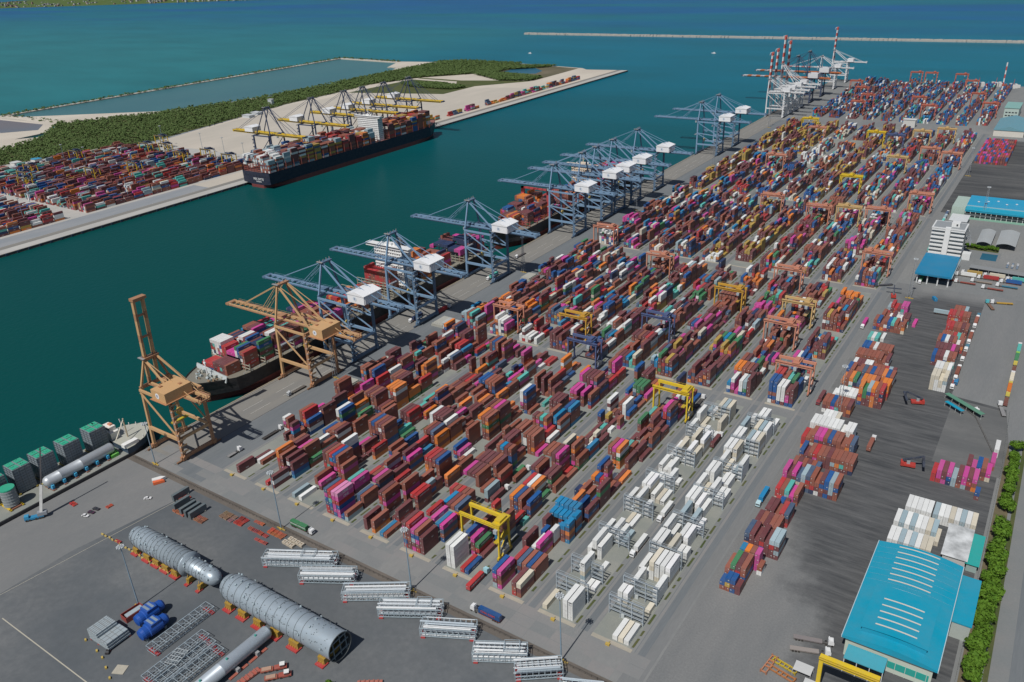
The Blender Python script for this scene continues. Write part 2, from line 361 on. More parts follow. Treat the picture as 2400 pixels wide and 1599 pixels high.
sheet('mud_pond', [(-2300, 800), (-1990, 880), (-1800, 890), (-1745, 850), (-1790, 800), (-1960, 760), (-2300, 640)], -.3, 'mudpond')
# breakwater
b = MB(); n = 230
for i in range(n):
    x = -1840+i*12.5; y = 2814-i*.235
    for q in range(3):
        b.box(x+rnd()*2, x+11+rnd()*4, y-7+q*5+rnd(), y-2+q*5+rnd(), -4, 1.5+(q == 1)*1.8+rnd()*.8, (1, 1, 1))
tag(b.build('breakwater', 'rock'), 'long pale stone breakwater crossing the open sea behind the port', 'breakwater')
# far coast
b = MB(); random.seed(3)
N = 46; pts = []
for i in range(N):
    t = i/(N-1); x = -9900+t*4500; y = 4300+t*1350; h = 60*math.sin(min(1, t*1.3+.1)*math.pi)**.6*(.6+.5*rnd())+6 if t < .99 else 0
    pts.append((x, y, max(h, 2)))
for i in range(N-1):
    (x0, y0, h0), (x1, y1, h1) = pts[i], pts[i+1]
    b.add([(x0, y0, -4), (x1, y1, -4), (x1-150, y1+450, h1), (x0-150, y0+450, h0), (x1-500, y1+1500, h1*.9), (x0-500, y0+1500, h0*.9)], [(0, 1, 2, 3), (3, 2, 4, 5)], (.05, .07, .045))
tag(b.build('far_hills', 'mangrove'), kind='structure')
b = MB()
for i in range(260):
    t = rnd(); u_ = rnd(); x = -9900+t*3400-120*u_; y = 4300+t*1010+u_*430; h = 4+rnd()*12
    wd = 8+rnd()*18; c = random.choice([(.38, .38, .38), (.42, .42, .42), (.22, .22, .24), (.30, .20, .17)])
    b.box(x, x+wd, y, y+wd, 0, h+40*u_, c)
tag(b.build('far_town', 'clean'), 'distant mass of pale town buildings along the far coast', 'town', kind='stuff')
random.seed(11)

STK = '''0,0:3-2N;0,1:3-1M 4-1W 5-1N;0,3:0b5W 1b5N 5a6M;0,4:1a2B 2-1N 3-6N 4-6R 5-4B;0,6:4-5M;0,7:0-6N 1-6N 2-1O 5-3N;0,9:0-6N 1-6N 3-6N 4-6B 5-4R;0,11:0-6M 1-6M 4-5M 5-5N;0,12:3b4N 4b4T;0,100:2-5N 4-2L;1,0:4-4M;1,1:1-6O 2-5N 4-5M 5-4M;1,2:0-5N 1-5M 2-4P 4-5N 5-2G;1,3:4-3N;1,4:0-3B 1-3N 2-3N 3-4N 4-4M;1,5:0-6W 1-6B 5-4N;1,7:0-6N 1-6M 2-6N 3-6M 4-3M 5-3N;1,8:3-6O 4-6O 5-6O;1,9:0-6N 1-6N 2-6M 3-6M 5-3O;1,10:5-4R;1,11:0-5M 1-1R 2-5O 3-6O;1,12:1-1O 3b4W;1,13:0-4N 3-4W 4-4S;1,14:0-5N 2-5R 3-5R 4-4A 5a2P;1,15:0-6M 1-6M;1,16:2-6N 3-1M 4-1P 5-1G;1,100:0-3N 1a3S 2-6W 3-5W 4-5W;2,0:0-1L 2-1W;2,1:2-3N 3-2P;2,2:0-6M 1-6N 2-6R 3-6B 4-6N 5-4N;2,3:1-6W;2,5:0-6N 1-6B 2-6N 3-6M 4-6N;2,6:0-6N;2,7:0-1N 1-4M 2-4M 3-4R;2,8:3-3M;2,10:5-3N;2,11:2-1N;2,12:0-1M 1-1M;2,13:0a5M;2,15:0-6N 1-6B 2-6N 4-6N;3,0:0-6S 1-6R 2-6P 3-6p 4-1B;3,1:2-6T 3-6P 4-3S 5-3N;3,2:2-4R 3-4N 4-4P 5-4M;3,6:2-5N 3-5M 4-5S 5-4O;3,7:0-6W 1-6M 2-6M 3-6M 4-6W 5-4N;3,9:0-5N 1-4O 3-3M 4-3M;3,10:1-5N 2-4N 3-3O 4-3N;3,11:0-6B 1-6B 2-6N 3-6N 4-6N 5-3O;3,13:0b2T 5-3T;3,16:4-1R 5-1R;4,0:0-3M 2-3N 4-1A;4,1:0-6M 1-6N 4-3M;4,2:0-6R 1-6W 2-6N 4-4R 5-4R;4,4:0-6R 1-6R 2-6M 3-6B;4,5:5-3N;4,6:0-3B 1-2P;4,7:0-5N;4,8:0-6O 1-6N 2-6N 5b3N;4,9:0-6N 1-6P 2-6M;4,10:2-1N;4,11:2-6W 3-6B;4,12:1-2N;4,14:3-4R 4-2S;4,15:2-6O;4,16:1-1O 2-1N;5,0:0-6N 1-6R 2-5P 3-5N 4-4M;5,1:2-6R 3-5P 4-4A 5-4N;5,2:2-5A 3-5M 4-5N 5-5S;5,3:0a5R 1a5N 2a5R 3a5N 4a5N;5,4:0-6P 1-6M 2-6M 3-6N 4-3N 5-3L;5,5:0-6M 1-6M 2-6M 3-6N 4-6M 5-4N;5,6:0b6N 1b6A 2b6M 3b6N;5,7:0-6M 1-6M;5,8:0-6N 1-6N 2-5N 3-5N 4-5N 5-1P;5,9:0b6M 1b6N 2b6T 3b6N 4-3R;5,10:3-6N 4-5A 5-4N;5,11:0-6M 1-6M 2-6M 4-5B 5-5A;5,12:0-2R;5,13:0-4P 1-4P 3-4P 5-4N;5,14:0-6P 1-6M 2-6M 3-6M 4-6N 5-4M;5,15:5-3R;5,16:3-6N 4-6P 5-3R;6,0:0-5W 1-5W 3-1R 4-1B;6,1:1-5B 2-4P 3-3G 4-1M;6,3:0a5R 4-2R 5b1T;6,4:1-4O 2-4B 3-4N 5-4B;6,5:1-4R 2-4W 3-4O;6,6:0-5M 1-5N 3-4M 4-4M;6,7:0-6N 1-6N 2-6M 3-6P;6,8:2-6C 4-6N 5-3N;6,9:5-3A;6,10:3a2C 4a4C;6,11:2b1T 4b1W;6,12:0a3B 2a3Y 5a3N;6,13:0-4W 1a1N 2a1M 3-4N 4-4W;6,14:5-1N;6,15:0-2B 1-1N 2-4G 3-4G 4-4G;6,16:0-6B 2-5M 3-5M;7,0:0-3B 1-3P 4-3M 5-3C;7,1:1-3R 2-3S 3-3N 4-3B 5-3N;7,2:0-4M 2-3W 3-4P;7,3:0b4M 1a3B 3a4W 3b3B;7,4:0a5A 1a5A 2a5A 3a5A 3b2A 5a4A;7,7:0b2O 1b2B 2b2R 3b6M;7,8:3a1W 5-1O;7,9:0-5N 1-5P 2-5O;8,0:0-1C 4-4W 5-4W;8,1:3b6W 4b1W 5b1W;8,2:4b1W;8,3:0-2W 1-4W 2-3W;8,4:2-3W;8,5:2-1C;8,6:0-3W 2-4W 4a3W;8,7:1-4W 2-4W 3-2W;8,8:4-3W 5b1W;8,9:1-1W;8,13:0-4W 5-3C;8,14:0-1L 1-1W 2-1C 3-4C 4-4L 5-4C;8,100:0a3A 1-4W 3-4W 4-4L;8,101:0-5O 1-5O 2-5N;8,102:3-4B;9,0:3-1W 4-1C 5-1W;9,1:0b3W 1b3W 5b1C;9,2:1-3W 5-3W;9,3:1a1W 2-4C 3-4W 4-4W 5-4W;9,4:0-4W 1-4W 3-4C 4b2W 5b2W;9,5:0-4W 3-3W 4-3W;9,6:1-4L;9,7:0-4W 1-4W;9,9:0-4W 1-4W;9,11:0-4W 1-4W 2-4C;9,12:0-4W 1-4W 3-4L 4-4W 5-4C;9,13:0-4L 3-4C 4-4L 5-4W;9,14:0b2W 2-4W 3-4W 5-2W;9,100:0-6B 1-6B 2-5W 3-5W 4-5M;9,101:0-6R 1-6R 2-5N 3-5T 5-4B;9,103:1-2P'''
# ------------------------------------------------------------------ containers
COL = {'M': (.155, .050, .055), 'N': (.27, .088, .058), 'R': (.42, .035, .038), 'P': (.52, .055, .27), 'p': (.60, .22, .40), 'O': (.66, .19, .028), 'B': (.010, .085, .27),
       'D': (.016, .035, .10), 'A': (.008, .20, .40), 'G': (.045, .20, .085), 'T': (.09, .42, .37), 'W': (.70, .71, .69), 'C': (.58, .53, .42), 'L': (.30, .40, .44), 'S': (.065, .11, .19), 'Y': (.42, .28, .06)}
CN = {'M': 'maroon', 'N': 'rust brown', 'R': 'bright red', 'P': 'magenta', 'p': 'pale pink', 'O': 'orange', 'B': 'blue', 'D': 'navy', 'A': 'azure blue', 'G': 'green', 'T': 'turquoise', 'W': 'white', 'C': 'cream', 'L': 'pale grey', 'S': 'slate blue', 'Y': 'ochre yellow'}
TW, H40, H20 = 2.44, 2.8, 2.62
CONT = []       # x, y, z, length, height, colour, top?, side?, front?, place words, reefer
OCC = {}
def pick(pal):
    t = rnd()*sum(pal.values())
    for c, v in pal.items():
        t -= v
        if t <= 0: return c
    return 'M'
PAL1 = dict(M=34, N=32, R=6, P=8, O=6, B=6, S=3, D=3, G=2, T=2, W=3, L=2, A=1)
PAL2 = dict(M=36, N=22, R=6, P=7, O=5, B=8, S=4, D=3, T=3, W=6, C=3, G=2, L=2, A=2, Y=2)
PALW = dict(W=10, C=2, L=.6)
PAL3 = dict(M=36, N=16, R=4, P=4, B=16, D=6, T=3, W=9, C=4, L=2, A=4, O=3, Y=3, G=1)
PALY = dict(M=38, Y=30, N=12, B=7, W=4, C=2, T=2, R=3)
PALL = dict(M=34, C=12, W=16, B=12, N=12, T=3, L=4, O=3)
PALF = dict(B=28, M=28, N=14, W=7, C=4, A=10, G=3, R=4, D=4, T=2)
PALX = dict(M=34, N=24, R=12, B=8, D=5, W=5, L=4, T=4, O=4, P=4, C=3, Y=2)
def stack(key, x, y, cols, ln, place, reefer=False, z0=0.0, rowtxt=''):
    h = H40 if ln > 8 else H20
    OCC[key] = len(cols)
    for t, c in enumerate(cols):
        CONT.append(dict(x=x, y=y, z=z0+t*h, l=ln, h=h, c=c, t=t, n=len(cols), key=key, place=place, reefer=reefer, row=rowtxt))
TR = {}
for part in STK.split(';'):
    kb, rest = part.split(':'); k, bb = map(int, kb.split(','))
    for tk in rest.split(' '):
        r = int(tk[0]); h = {'-': -1, 'a': 0, 'b': 1}[tk[1]]; TR.setdefault((k, bb), {})[(r, h)] = (int(tk[2]), tk[3])
for r in range(5):
    for h in (0, 1): TR.setdefault((7, 4), {}).pop((r, -1), None); TR[(7, 4)][(r, h)] = (5 if h else 4, 'A')
for r, n_ in ((3, 3), (4, 4), (5, 5)): TR[(7, 3)].pop((r, -1), None); TR[(7, 3)][(r, 1)] = (n_, 'A')
TR[(7, 4)][(5, 0)] = (5, 'A')
FULL = {(3, 0, 0): 'RRSBPS', (3, 0, 1): 'NSBTNR', (3, 0, 2): 'BPPRPp', (3, 0, 3): 'PPBRPp', (5, 0, 0): 'RBNNPM', (5, 0, 1): 'MMNMMR', (5, 0, 2): 'PMLBP', (5, 0, 3): 'RMPBN', (5, 0, 4): 'MMMM',
        (6, 0, 0): 'WWWWW', (6, 0, 1): 'WWWWW', (7, 0, 0): 'LMPB', (7, 0, 1): 'PNMP', (7, 0, 4): 'RNM', (7, 0, 5): 'NMC', (1, 0, 0): 'RRMMMM', (1, 0, 1): 'MMNWMW', (1, 0, 2): 'NBWWNN', (1, 0, 4): 'MWM', (4, 2, 1): 'MNGPN',
        (5, 1, 5): 'BNSP', (3, 7, 4): 'NNMBW', (2, 2, 3): 'WPPNBB', (2, 2, 4): 'MNRRNN', (2, 2, 5): 'NNPN', (9, 100, 0): 'WBNBBB', (9, 100, 1): 'NBNBBB', (9, 100, 2): 'BWWWW', (9, 100, 3): 'MWWWW', (9, 100, 4): 'BPPM',
        (8, 100, 1): 'MPPW', (8, 100, 3): 'BWWW', (8, 100, 4): 'BGLL', (4, 8, 0): 'BMONMO', (4, 8, 1): 'MMNGNN', (4, 8, 2): 'NMOGON', (4, 4, 0): 'WGOONR', (4, 4, 1): 'GONNNR', (4, 4, 2): 'MRMBNM', (4, 4, 3): 'PMNNNB', (1, 7, 0): 'MLMGON', (0, 0, 3): 'MM'}
def low(pal, n, top):
    s = ''
    for i in range(n-1):
        s += top if rnd() < .28 else pick(pal)
    return s+top
for k in range(10):
    for b in range(17):
        fr = bayfronts(0, k)
        if b >= len(fr): continue
        y = fr[b]; x0 = L0+PITCH*k; reefer = k >= 8; pal = PALW if reefer else PAL1
        tr = TR.get((k, b), {}); place = '%s bay, %s block from the sea' % (ORD[b], ORD[k])
        for r in range(6):
            x = x0+ROWP*r; hit = False; rt_ = 'row %s' % ['one', 'two', 'three', 'four', 'five', 'six'][r]
            for h in (-1, 0, 1):
                if (r, h) in tr:
                    hit = True; n, c = tr[(r, h)]
                    cols = FULL.get((k, b, r)) or low(pal, n, c)
                    ln = 12.19 if h < 0 else 6.06
                    stack((k, b, r, max(h, 0)), x, y+(6.12 if h == 1 else 0), cols, ln, place+(', far half' if h == 1 else ', near half' if h == 0 else ''), reefer, 0, rt_)
            if hit: continue
            if tr:
                if rnd() < (.45 if b > 3 else .12):
                    n = 1+int(rnd()*2.2); stack((k, b, r, 0), x, y, low(pal, n, pick(pal)), 12.19, place, reefer, 0, rt_)
            else:
                if k == 0 and b < 3: continue
                p = .68 if reefer else .84
                if rnd() < p:
                    n = 1+int(rnd()*(4 if reefer else 5.2))
                    if not reefer and rnd() < .15:
                        for h in (0, 1): stack((k, b, r, h), x, y+h*6.12, low(pal, max(1, n-h), pick(pal)), 6.06, place+(', far half' if h else ', near half'), False, 0, rt_)
                    else: stack((k, b, r, 0), x, y, low(pal, n, pick(pal)), 12.19, place, reefer, 0, rt_)
for g in range(1, 5):
    for k in range(10):
        x0 = L0+PITCH*k
        for b in range(16 if g < 4 else 15):
            y = GROUPS[g]+13.5*b; tr = TR.get((k, 100+b), {}) if g == 1 else {}
            pal = PAL2
            if g == 1: pal = PAL2 if k > 2 or b < 6 else dict(PAL2, B=24, W=10)
            if g == 2: pal = [PAL3, dict(PAL3, B=30), PAL3, PAL3, PALY if b % 3 else PAL3, PALY if b < 9 else PAL3, PAL2, PAL3, PAL3, PAL2][k]
            if g == 3: pal = [PALY, PAL3, PAL3, PAL3, PALL, PALY, PAL3, PAL3, PAL3, PAL3][k]
            if g == 4: pal = [PALY, PALY, PALY, PALL, PALL, PALY, PAL3, PAL3, PAL3, PAL3][k]
            base = 3.7+1.5*math.sin(b*1.3+k*2.1+g)
            place = '%s block from the sea, behind the first cross road' % ORD[k]
            mono = pick(pal) if rnd() < .35 else None
            if (g == 4 and k in (3, 4) and 4 < b < 9) or rnd() < .05: continue
            for r in range(6):
                x = x0+ROWP*r
                hit = [h for h in (-1, 0, 1) if (r, h) in tr]
                if hit:
                    for h in hit:
                        n, c = tr[(r, h)]; stack((k, 100+b, r, max(h, 0)), x, y+(6.12 if h == 1 else 0), FULL.get((k, 100+b, r)) or low(pal, n, c), 12.19 if h < 0 else 6.06, place+', %s bay' % ORD[b], False, 0, 'row '+['one', 'two', 'three', 'four', 'five', 'six'][r])
                    continue
                n = max(0, min(6 if rnd() < .3 else 5, int(round(base+random.gauss(0, 1.2)))))
                if n == 0: continue
                half = rnd() < .28
                if half:
                    for h in (0, 1):
                        nn = max(1, n-int(rnd()*2)); stack((k, 100*g+b, r, h), x, y+h*6.12, low(pal, nn, mono or pick(pal)), 6.06, place, False, 0, '')
                else: stack((k, 100*g+b, r, 0), x, y, low(pal, n, mono if mono and rnd() < .7 else pick(pal)), 12.19, place, False, 0, '')
# far operator's yard, mostly blue and maroon
for k in range(10):
    x0 = -386+PITCH*k*.985
    for b in range(31):
        y = 1512+13.6*b
        if b in (15,) or rnd() < .06: continue
        base = 3.2+1.1*math.sin(b*.9+k*1.7)
        for r in range(6):
            n = max(0, min(5, int(round(base+random.gauss(0, 1.1)))))
            if n: stack(('f', k, b, r), x0+ROWP*r, y, low(PALF, n, pick(PALF)), 12.19 if rnd() < .6 else 6.06, 'far yard', False, 0, '')
# empties on the asphalt yard
E_ = [(-96, 303.3, 'BBBM', 3, 6), (-96.2, 310.2, 'NGMN', 4, 12), (-94, 324.3, 'AONP', 4, 6), (-84, 322, 'N', 3, 6), (-96, 337, 'SMMMMLL', 4, 12), (-96, 351, 'MNMNN', 3, 12), (-94.5, 365, 'MMNRS', 3, 12), (-93.5, 378.6, 'RBM', 2, 6), (-95.5, 386, 'RNTPN', 3, 12),
      (-96.3, 401.5, 'PMPSLSNNMBLN', 4, 12), (-96, 416, 'NMNMNS', 2, 12), (-95, 430.5, 'BMNRNNMNNNNN', 3, 12), (-98.5, 446, 'RNNPPNBNNNNS', 4, 12), (-97.5, 460.5, 'WWWWWWWWWW', 4, 12), (-94, 474.5, 'WWWC', 3, 12), (-99, 496, 'NNBNNNM', 3, 12), (-97, 511, 'WWWWWW', 3, 12), (-81.6, 517, 'OGLONR', 5, 12),
      (-96, 531, 'ONOGSOOONNOO', 4, 12), (-96, 545, 'BNNNSNBNNOBN', 4, 12), (-95.5, 559, 'WMMWW', 3, 12), (-82.5, 561, 'NNNRLM', 2, 12), (-97, 577, 'NNNNNNNNM', 3, 12), (-96, 592, 'BBNWNNNN', 3, 12), (-97, 616, 'TWT', 2, 12), (-89, 624, 'W', 1, 12), (-99, 645, 'NBNNBTNNN', 3, 12), (-96, 659, 'NNWMWWMM', 3, 12), (-96, 683, 'LRRMPP', 3, 12),
      (-44.6, 561.5, 'CCCC', 4, 12), (-44.6, 575, 'WWCW', 4, 12), (-50, 601, 'BMMWNN', 3, 12), (-50, 614.5, 'MMMMPM', 3, 12), (-51, 630, 'NBWMNWN', 3, 12), (-50, 644, 'NNNRTN', 2, 12), (-49, 659, 'RRNNMN', 3, 12), (-51, 683, 'RRNRNN', 3, 12), (-49, 701, 'NNNL', 2, 12),
      (-34.8, 376, 'WWLWLWCC', 2, 12), (-34.8, 392.5, 'WLWLWWCL', 2, 12), (-15, 389, 'C', 1, 12), (-32, 408.6, 'WWWWW', 2, 12), (-18.6, 408.6, 'LWWCWLWC', 2, 12), (-25.7, 448.4, 'R', 2, 12), (-23, 448.4, 'PMPLMPMP', 3, 12), (-2.6, 441, 'B', 2, 6), (-10, 462.5, 'MPBNP', 3, 12), (1.2, 476, 'P', 3, 12), (1.6, 492, 'W', 2, 12)]
for i, (x, y, s, n, ln) in enumerate(E_):
    wt = 'white row of reefers beside the blue roof' if i >= 38 and i < 43 else None
    pal = PALW if set(s) <= set('WCL') else PALX
    if x > -40 and y < 430: pl = '%s row of reefers behind the blue warehouse' % ORD[i-38]
    elif x > -27: pl = 'pink stack near the fence trees, part %s' % ORD[i-43]
    elif x > -60: pl = '%s stack along the inner fence of the dark yard' % ORD[i-29]
    else:
        pl = '%s stack of the dark yard' % (ORD[i] if i < 17 else 'farther, number %d' % i)
    for j, c in enumerate(s):
        nn = max(1, n-(1 if rnd() < .18 and n > 2 else 0))
        stack(('e', x, y, j), x+2.56*j, y, low(pal, nn, c), 12.19 if ln == 12 else 6.06, pl, set(s) <= set('WCL'), 0, 'column '+['one', 'two', 'three', 'four', 'five', 'six', 'seven', 'eight', 'nine', 'ten', 'eleven', 'twelve'][j])
for i in range(10):
    for j in range(14):
        if rnd() < .93: stack(('g', i, j), -100+2.75*j, 1255+i*13.6, low(dict(P=2, R=6, M=6, B=3, N=4), 3, pick(dict(P=3, R=7, M=5, B=3, N=3))), 12.19, 'far pink stacks', False, 0, '')
# far terminal yard
for k in range(13):
    for b in range(37):
        x0 = -1046-k*27.5; y = 300+b*14.2
        if y > (806 if x0 > -1200 else 838 if x0 > -1300 else 800 if x0 > -1390 else 740): continue
        if 505 < y < 535 or rnd() < .04: continue
        base = 3.4+1.0*math.sin(b*.8+k*1.9); hot = pick(dict(M=5, N=5, B=2, L=2, T=1, W=1))
        for r in range(7):
            n = max(0, min(5, int(round(base+random.gauss(0, .9)))))
            if n: stack(('l', k, b, r), x0-ROWP*(r+1), y, low(PALX, n, hot if rnd() < .5 else pick(PALX)), 12.19, 'far terminal', False, 0, '')
for b in range(42):
    y = 1190+b*14.4
    if b in (4, 5, 9, 13, 14): continue
    hot = pick(dict(M=3, P=2, Y=3, R=3, O=2, T=1, S=2))
    for r in range(3):
        n = 1+int(rnd()*4) if b > 1 else 1
        stack(('m', b, r), -1018-ROWP*r, y, low(PALX, n, hot), 12.19, 'far quay', False, 0, '')
# cargo on the ships: (ship words, x0, columns, y, z0, min tiers, max tiers, palette)
SHIPC = [('near ship', -508, 15, 314.5, 12.6, 2, 5, 'f'), ('near ship', -509, 15, 328.5, 12.6, 4, 6, 'w'), ('near ship', -509, 15, 343.0, 12.6, 4, 6, 'w'), ('near ship', -509, 15, 357.5, 12.6, 4, 6, ''), ('near ship', -509, 15, 372, 12.6, 3, 5, ''), ('near ship', -509, 15, 386.5, 12.6, 2, 4, ''),
         ('near ship', -509, 15, 404, 12.6, 4, 6, 'p'), ('near ship', -509, 15, 419, 12.6, 3, 5, 'p'), ('near ship', -509, 8, 434, 12.6, 1, 3, ''), ('near ship', -509, 15, 449, 12.6, 2, 5, 'o'), ('near ship', -509, 15, 464, 12.6, 2, 4, 'o'), ('near ship', -509, 9, 483, 12.6, 1, 2, 'w'), ('near ship', -509, 12, 498, 12.6, 6, 7, 'r'),
         ('near ship', -509, 15, 534, 12.6, 4, 7, 'o'), ('near ship', -509, 15, 549, 12.6, 5, 7, 'o'), ('near ship', -509, 15, 565, 12.6, 4, 6, ''), ('near ship', -509, 15, 592, 12.6, 4, 5, 'd'), ('near ship', -509, 15, 607, 12.6, 5, 6, 'd'), ('near ship', -507, 14, 621, 12.6, 4, 5, 'p')]
SHIPC += [('second ship', -507, 14, 700+i*14.6, 13.6, lo, hi, q) for i, (lo, hi, q) in enumerate([(3, 5, 'o'), (4, 6, ''), (4, 6, ''), (5, 8, 'o'), (5, 9, 'o'), (2, 4, ''), (3, 5, 'r'), (2, 6, 'r'), (1, 4, 'o'), (1, 3, 'r'), (2, 5, 'o'), (1, 2, ''), (0, 3, 'r'), (1, 3, 'p'), (3, 5, 'p'), (4, 6, 'p'), (4, 6, 'p'), (4, 6, 'r'), (3, 5, 'p')])]
SHIPC += [('far ship', -974, 21, 743.5+i*14.7, 19, lo+1, hi+1, q) for i, (lo, hi, q) in enumerate([(5, 7, 'l'), (6, 8, 'l'), (6, 8, 'l'), (6, 8, 'l'), (5, 8, 'x'), (6, 9, 'x'), (6, 8, 'y'), (6, 9, 'x'), (6, 8, 'x'), (5, 7, 'x'), (5, 8, 'r'), (6, 8, 'r'), (5, 7, 'r'), (5, 7, 'x'), (5, 7, 'l')])]
SHIPC += [('far ship', -974, 21, 996+i*14.7, 19, 7, 9, q) for i, q in enumerate('rxxoxrxx')]
PS = {'': PAL1, 'f': dict(R=10, M=8, N=8, B=3, T=1), 'w': dict(PAL1, W=34, R=14), 'p': dict(P=10, R=8, M=8, D=5, N=5), 'o': dict(N=12, O=8, M=6, B=3, R=4), 'r': dict(R=8, N=8, M=4), 'd': dict(D=10, M=7, P=3, N=3), 'l': dict(L=9, W=5, N=8, M=5, S=3), 'x': dict(N=8, M=6, Y=3, L=3, B=2, O=3, W=2), 'y': dict(Y=8, N=4, S=2)}
for si, (nm, x0, nc, y, z0, lo, hi, q) in enumerate(SHIPC):
    pal = PS[q]; run = 0; tb = y
    taper = 0
    if nm == 'near ship' and y < 325: taper = 2
    if nm == 'second ship' and y < 712: taper = 3
    if nm == 'far ship' and y > 1075: taper = 2+int((y-1075)/12)
    n = random.randint(lo, hi) if hi else 0
    for r in range(nc):
        if r < taper or r >= nc-taper: continue
        if run <= 0: n = random.randint(lo, hi); hot = pick(pal); run = random.randint(1, 5)
        run -= 1
        if n: stack(('s', si, r), x0+2.56*r, y, low(pal, n, hot if rnd() < .8 else pick(pal)), 12.19, 'cargo of the %s, bay %d' % (nm, si+1), False, z0, 'row %d' % (r+1))
# visible faces and score
def occ_at(key, dr=0, db=0):
    if isinstance(key[0], int): return OCC.get((key[0], key[1]+db, key[2]+dr, key[3]), 0)
    if key[0] == 'e': return OCC.get(('e', key[1], key[2], key[3]+dr), 0) if db == 0 else 0
    if key[0] in 'lf': return OCC.get((key[0], key[1], key[2]+db, key[3]+(dr if key[0] == 'f' else -dr)), 0)
    if key[0] == 's': return OCC.get(('s', key[1]+db, key[2]+dr), 0)
    return 0
for c in CONT:
    key = c['key']; c['top'] = c['t'] == c['n']-1
    c['side'] = occ_at(key, 1) <= c['t']; c['front'] = occ_at(key, 0, -1) <= c['t'] or (isinstance(key[0], int) and key[3] == 1 and OCC.get((key[0], key[1], key[2], 0), 0) <= c['t'])
    p = Vector((c['x']+1.2, c['y']+c['l']/2, c['z'])); d = Vector((0, 0, CAMZ))-p; D = d.length; d.normalize()
    c['score'] = ((TW*c['l']*d.z if c['top'] else 0)+(c['l']*c['h']*abs(d.x) if c['side'] and d.x > 0 else 0)+(TW*c['h']*abs(d.y) if c['front'] else 0))/D**2
    v = p-Vector((0, 0, CAMZ)); zz = v.dot(FW); sx_ = v.dot(RT)/zz*1904.7; sy_ = v.dot(UP)/zz*1904.7
    c['in'] = abs(sx_) < 1215 and abs(sy_) < 815
CONT = [c for c in CONT if c['in'] and (c['top'] or c['side'] or c['front'])]
CONT.sort(key=lambda c: -c['score'])
NEAR, FAR = CONT[:300], CONT[300:]
def shade(c, k):
    f = [1, .86, 1.12, .94, 1.04][k % 5]; a, b_, g = COL[c]; l = (a+b_+g)/3*(.10 if k % 2 else 0)
    return (min(.8, a*f+l), min(.8, b_*f+l), min(.8, g*f+l))
CM = {}
def cont_meshes(c, k, ln, reefer, unit):
    key = (c, k % 5, ln, reefer, unit)
    if key in CM: return CM[key]
    col = shade(c, k); dk = tuple(v*.72 for v in col); H = H40 if ln > 8 else H20
    b = MB(); i = .07
    b.box(i, TW-i, .06, ln-.06, .12, H-.03, col)
    for x in (0, TW-.16):
        for y in (0, ln-.16): b.box(x, x+.16, y, y+.16, 0, H, col)
        b.box(x, x+.16, .16, ln-.16, 0, .15, dk); b.box(x, x+.16, .16, ln-.16, H-.13, H, col)
    for y in (0, ln-.14): b.box(.16, TW-.16, y, y+.14, 0, .14, dk); b.box(.16, TW-.16, y, y+.14, H-.12, H, col)
    nrib = int(ln/.62) if not reefer else int(ln/1.2)
    for j in range(nrib):
        y = .35+j*(ln-.6)/nrib
        b.box(TW-i, TW-i+.045, y, y+.26, .18, H-.16, col, False); b.box(i-.045, i, y, y+.26, .18, H-.16, col, False)
        if not reefer: b.box(.3, TW-.3, y, y+.26, H-.03, H+.005, col, False)
    for x in (.02, TW-.18):
        for y in (.0, ln-.17): b.box(x, x+.16, y-.004, y+.17, H-.001, H+.035, (.5, .5, .48), False)
    body = b.mesh('shipping_container'); body.materials.append(M['paint'])
    if unit:
        e = MB(); e.box(.16, TW-.16, -.02, .06, .2, H-.2, (.6, .61, .6)); e.box(.35, TW-.35, -.05, -.02, H-1.0, H-.45, (.03, .035, .05)); e.box(.4, 1.1, -.05, -.02, .5, 1.2, (.3, .31, .32)); e.box(1.4, 2.0, -.05, -.02, .5, 1.0, (.25, .26, .27))
        out = [('refrigeration_unit', e.mesh('refrigeration_unit'))]
    else:
        out = []
        for s in (0, 1):
            e = MB(); x0 = .16 if s == 0 else TW/2+.01; x1 = TW/2-.01 if s == 0 else TW-.16
            e.box(x0, x1, -.01, .06, .14, H-.12, col)
            for f in (.25, .72):
                xx = x0+(x1-x0)*f; e.box(xx, xx+.05, -.06, -.01, .16, H-.14, tuple(min(.8, v*.6+.2) for v in col))
            if k % 2 == s: e.box(x0+.3, x1-.2, -.03, -.01, H*.58, H*.70, (.55, .55, .53))
            out.append(('door', e.mesh('door')))
    for _, me in out: me.materials.append(M['paint'])
    CM[key] = (body, out); return CM[key]
WORDS = {'P': ('ONE', 1.5), 'p': ('ONE', 1.5), 'R': ('HAMBURG SUD', .9), 'O': ('Hapag-Lloyd', .9), 'G': ('EVERGREEN', 1.1), 'N': ('TEX', .75), 'M': ('TEX', .7), 'W': ('YANG MING', .9), 'B': ('CMA CGM', .95), 'A': ('PIL', 1.1), 'D': ('CMA CGM', .95)}
def make_container(c, i, x, y, z, rz=0, label=None, lettering=True, name='shipping_container', unit=None, group='containers standing in the port stacks'):
    ln = 12.19 if c['l'] > 8 else 6.06; reefer = c.get('reefer', False)
    if unit is None: unit = reefer and (i*7 % 5 < 2)
    body, parts = cont_meshes(c['c'], i, ln, reefer, unit)
    o = bpy.data.objects.new('shipping_container', body); C.objects.link(o); o.location = (x, y, z); o.rotation_euler = (0, 0, rz)
    tag(o, label, 'container', group)
    for nm, me in parts:
        p = bpy.data.objects.new(nm, me); C.objects.link(p); p.parent = o
    H = H40 if ln > 8 else H20
    if lettering and c['c'] in WORDS and (c['c'] in 'PpOG' or i % 3 == 0) and not (ln < 8 and c['c'] in 'RO'):
        s, hh = WORDS[c['c']]
        text(s, hh, o, (TW+.02, ln*(.62 if c['c'] in 'NM' else .5), H*(.62 if c['c'] in 'NM' else .5)), SIDE)
    return o
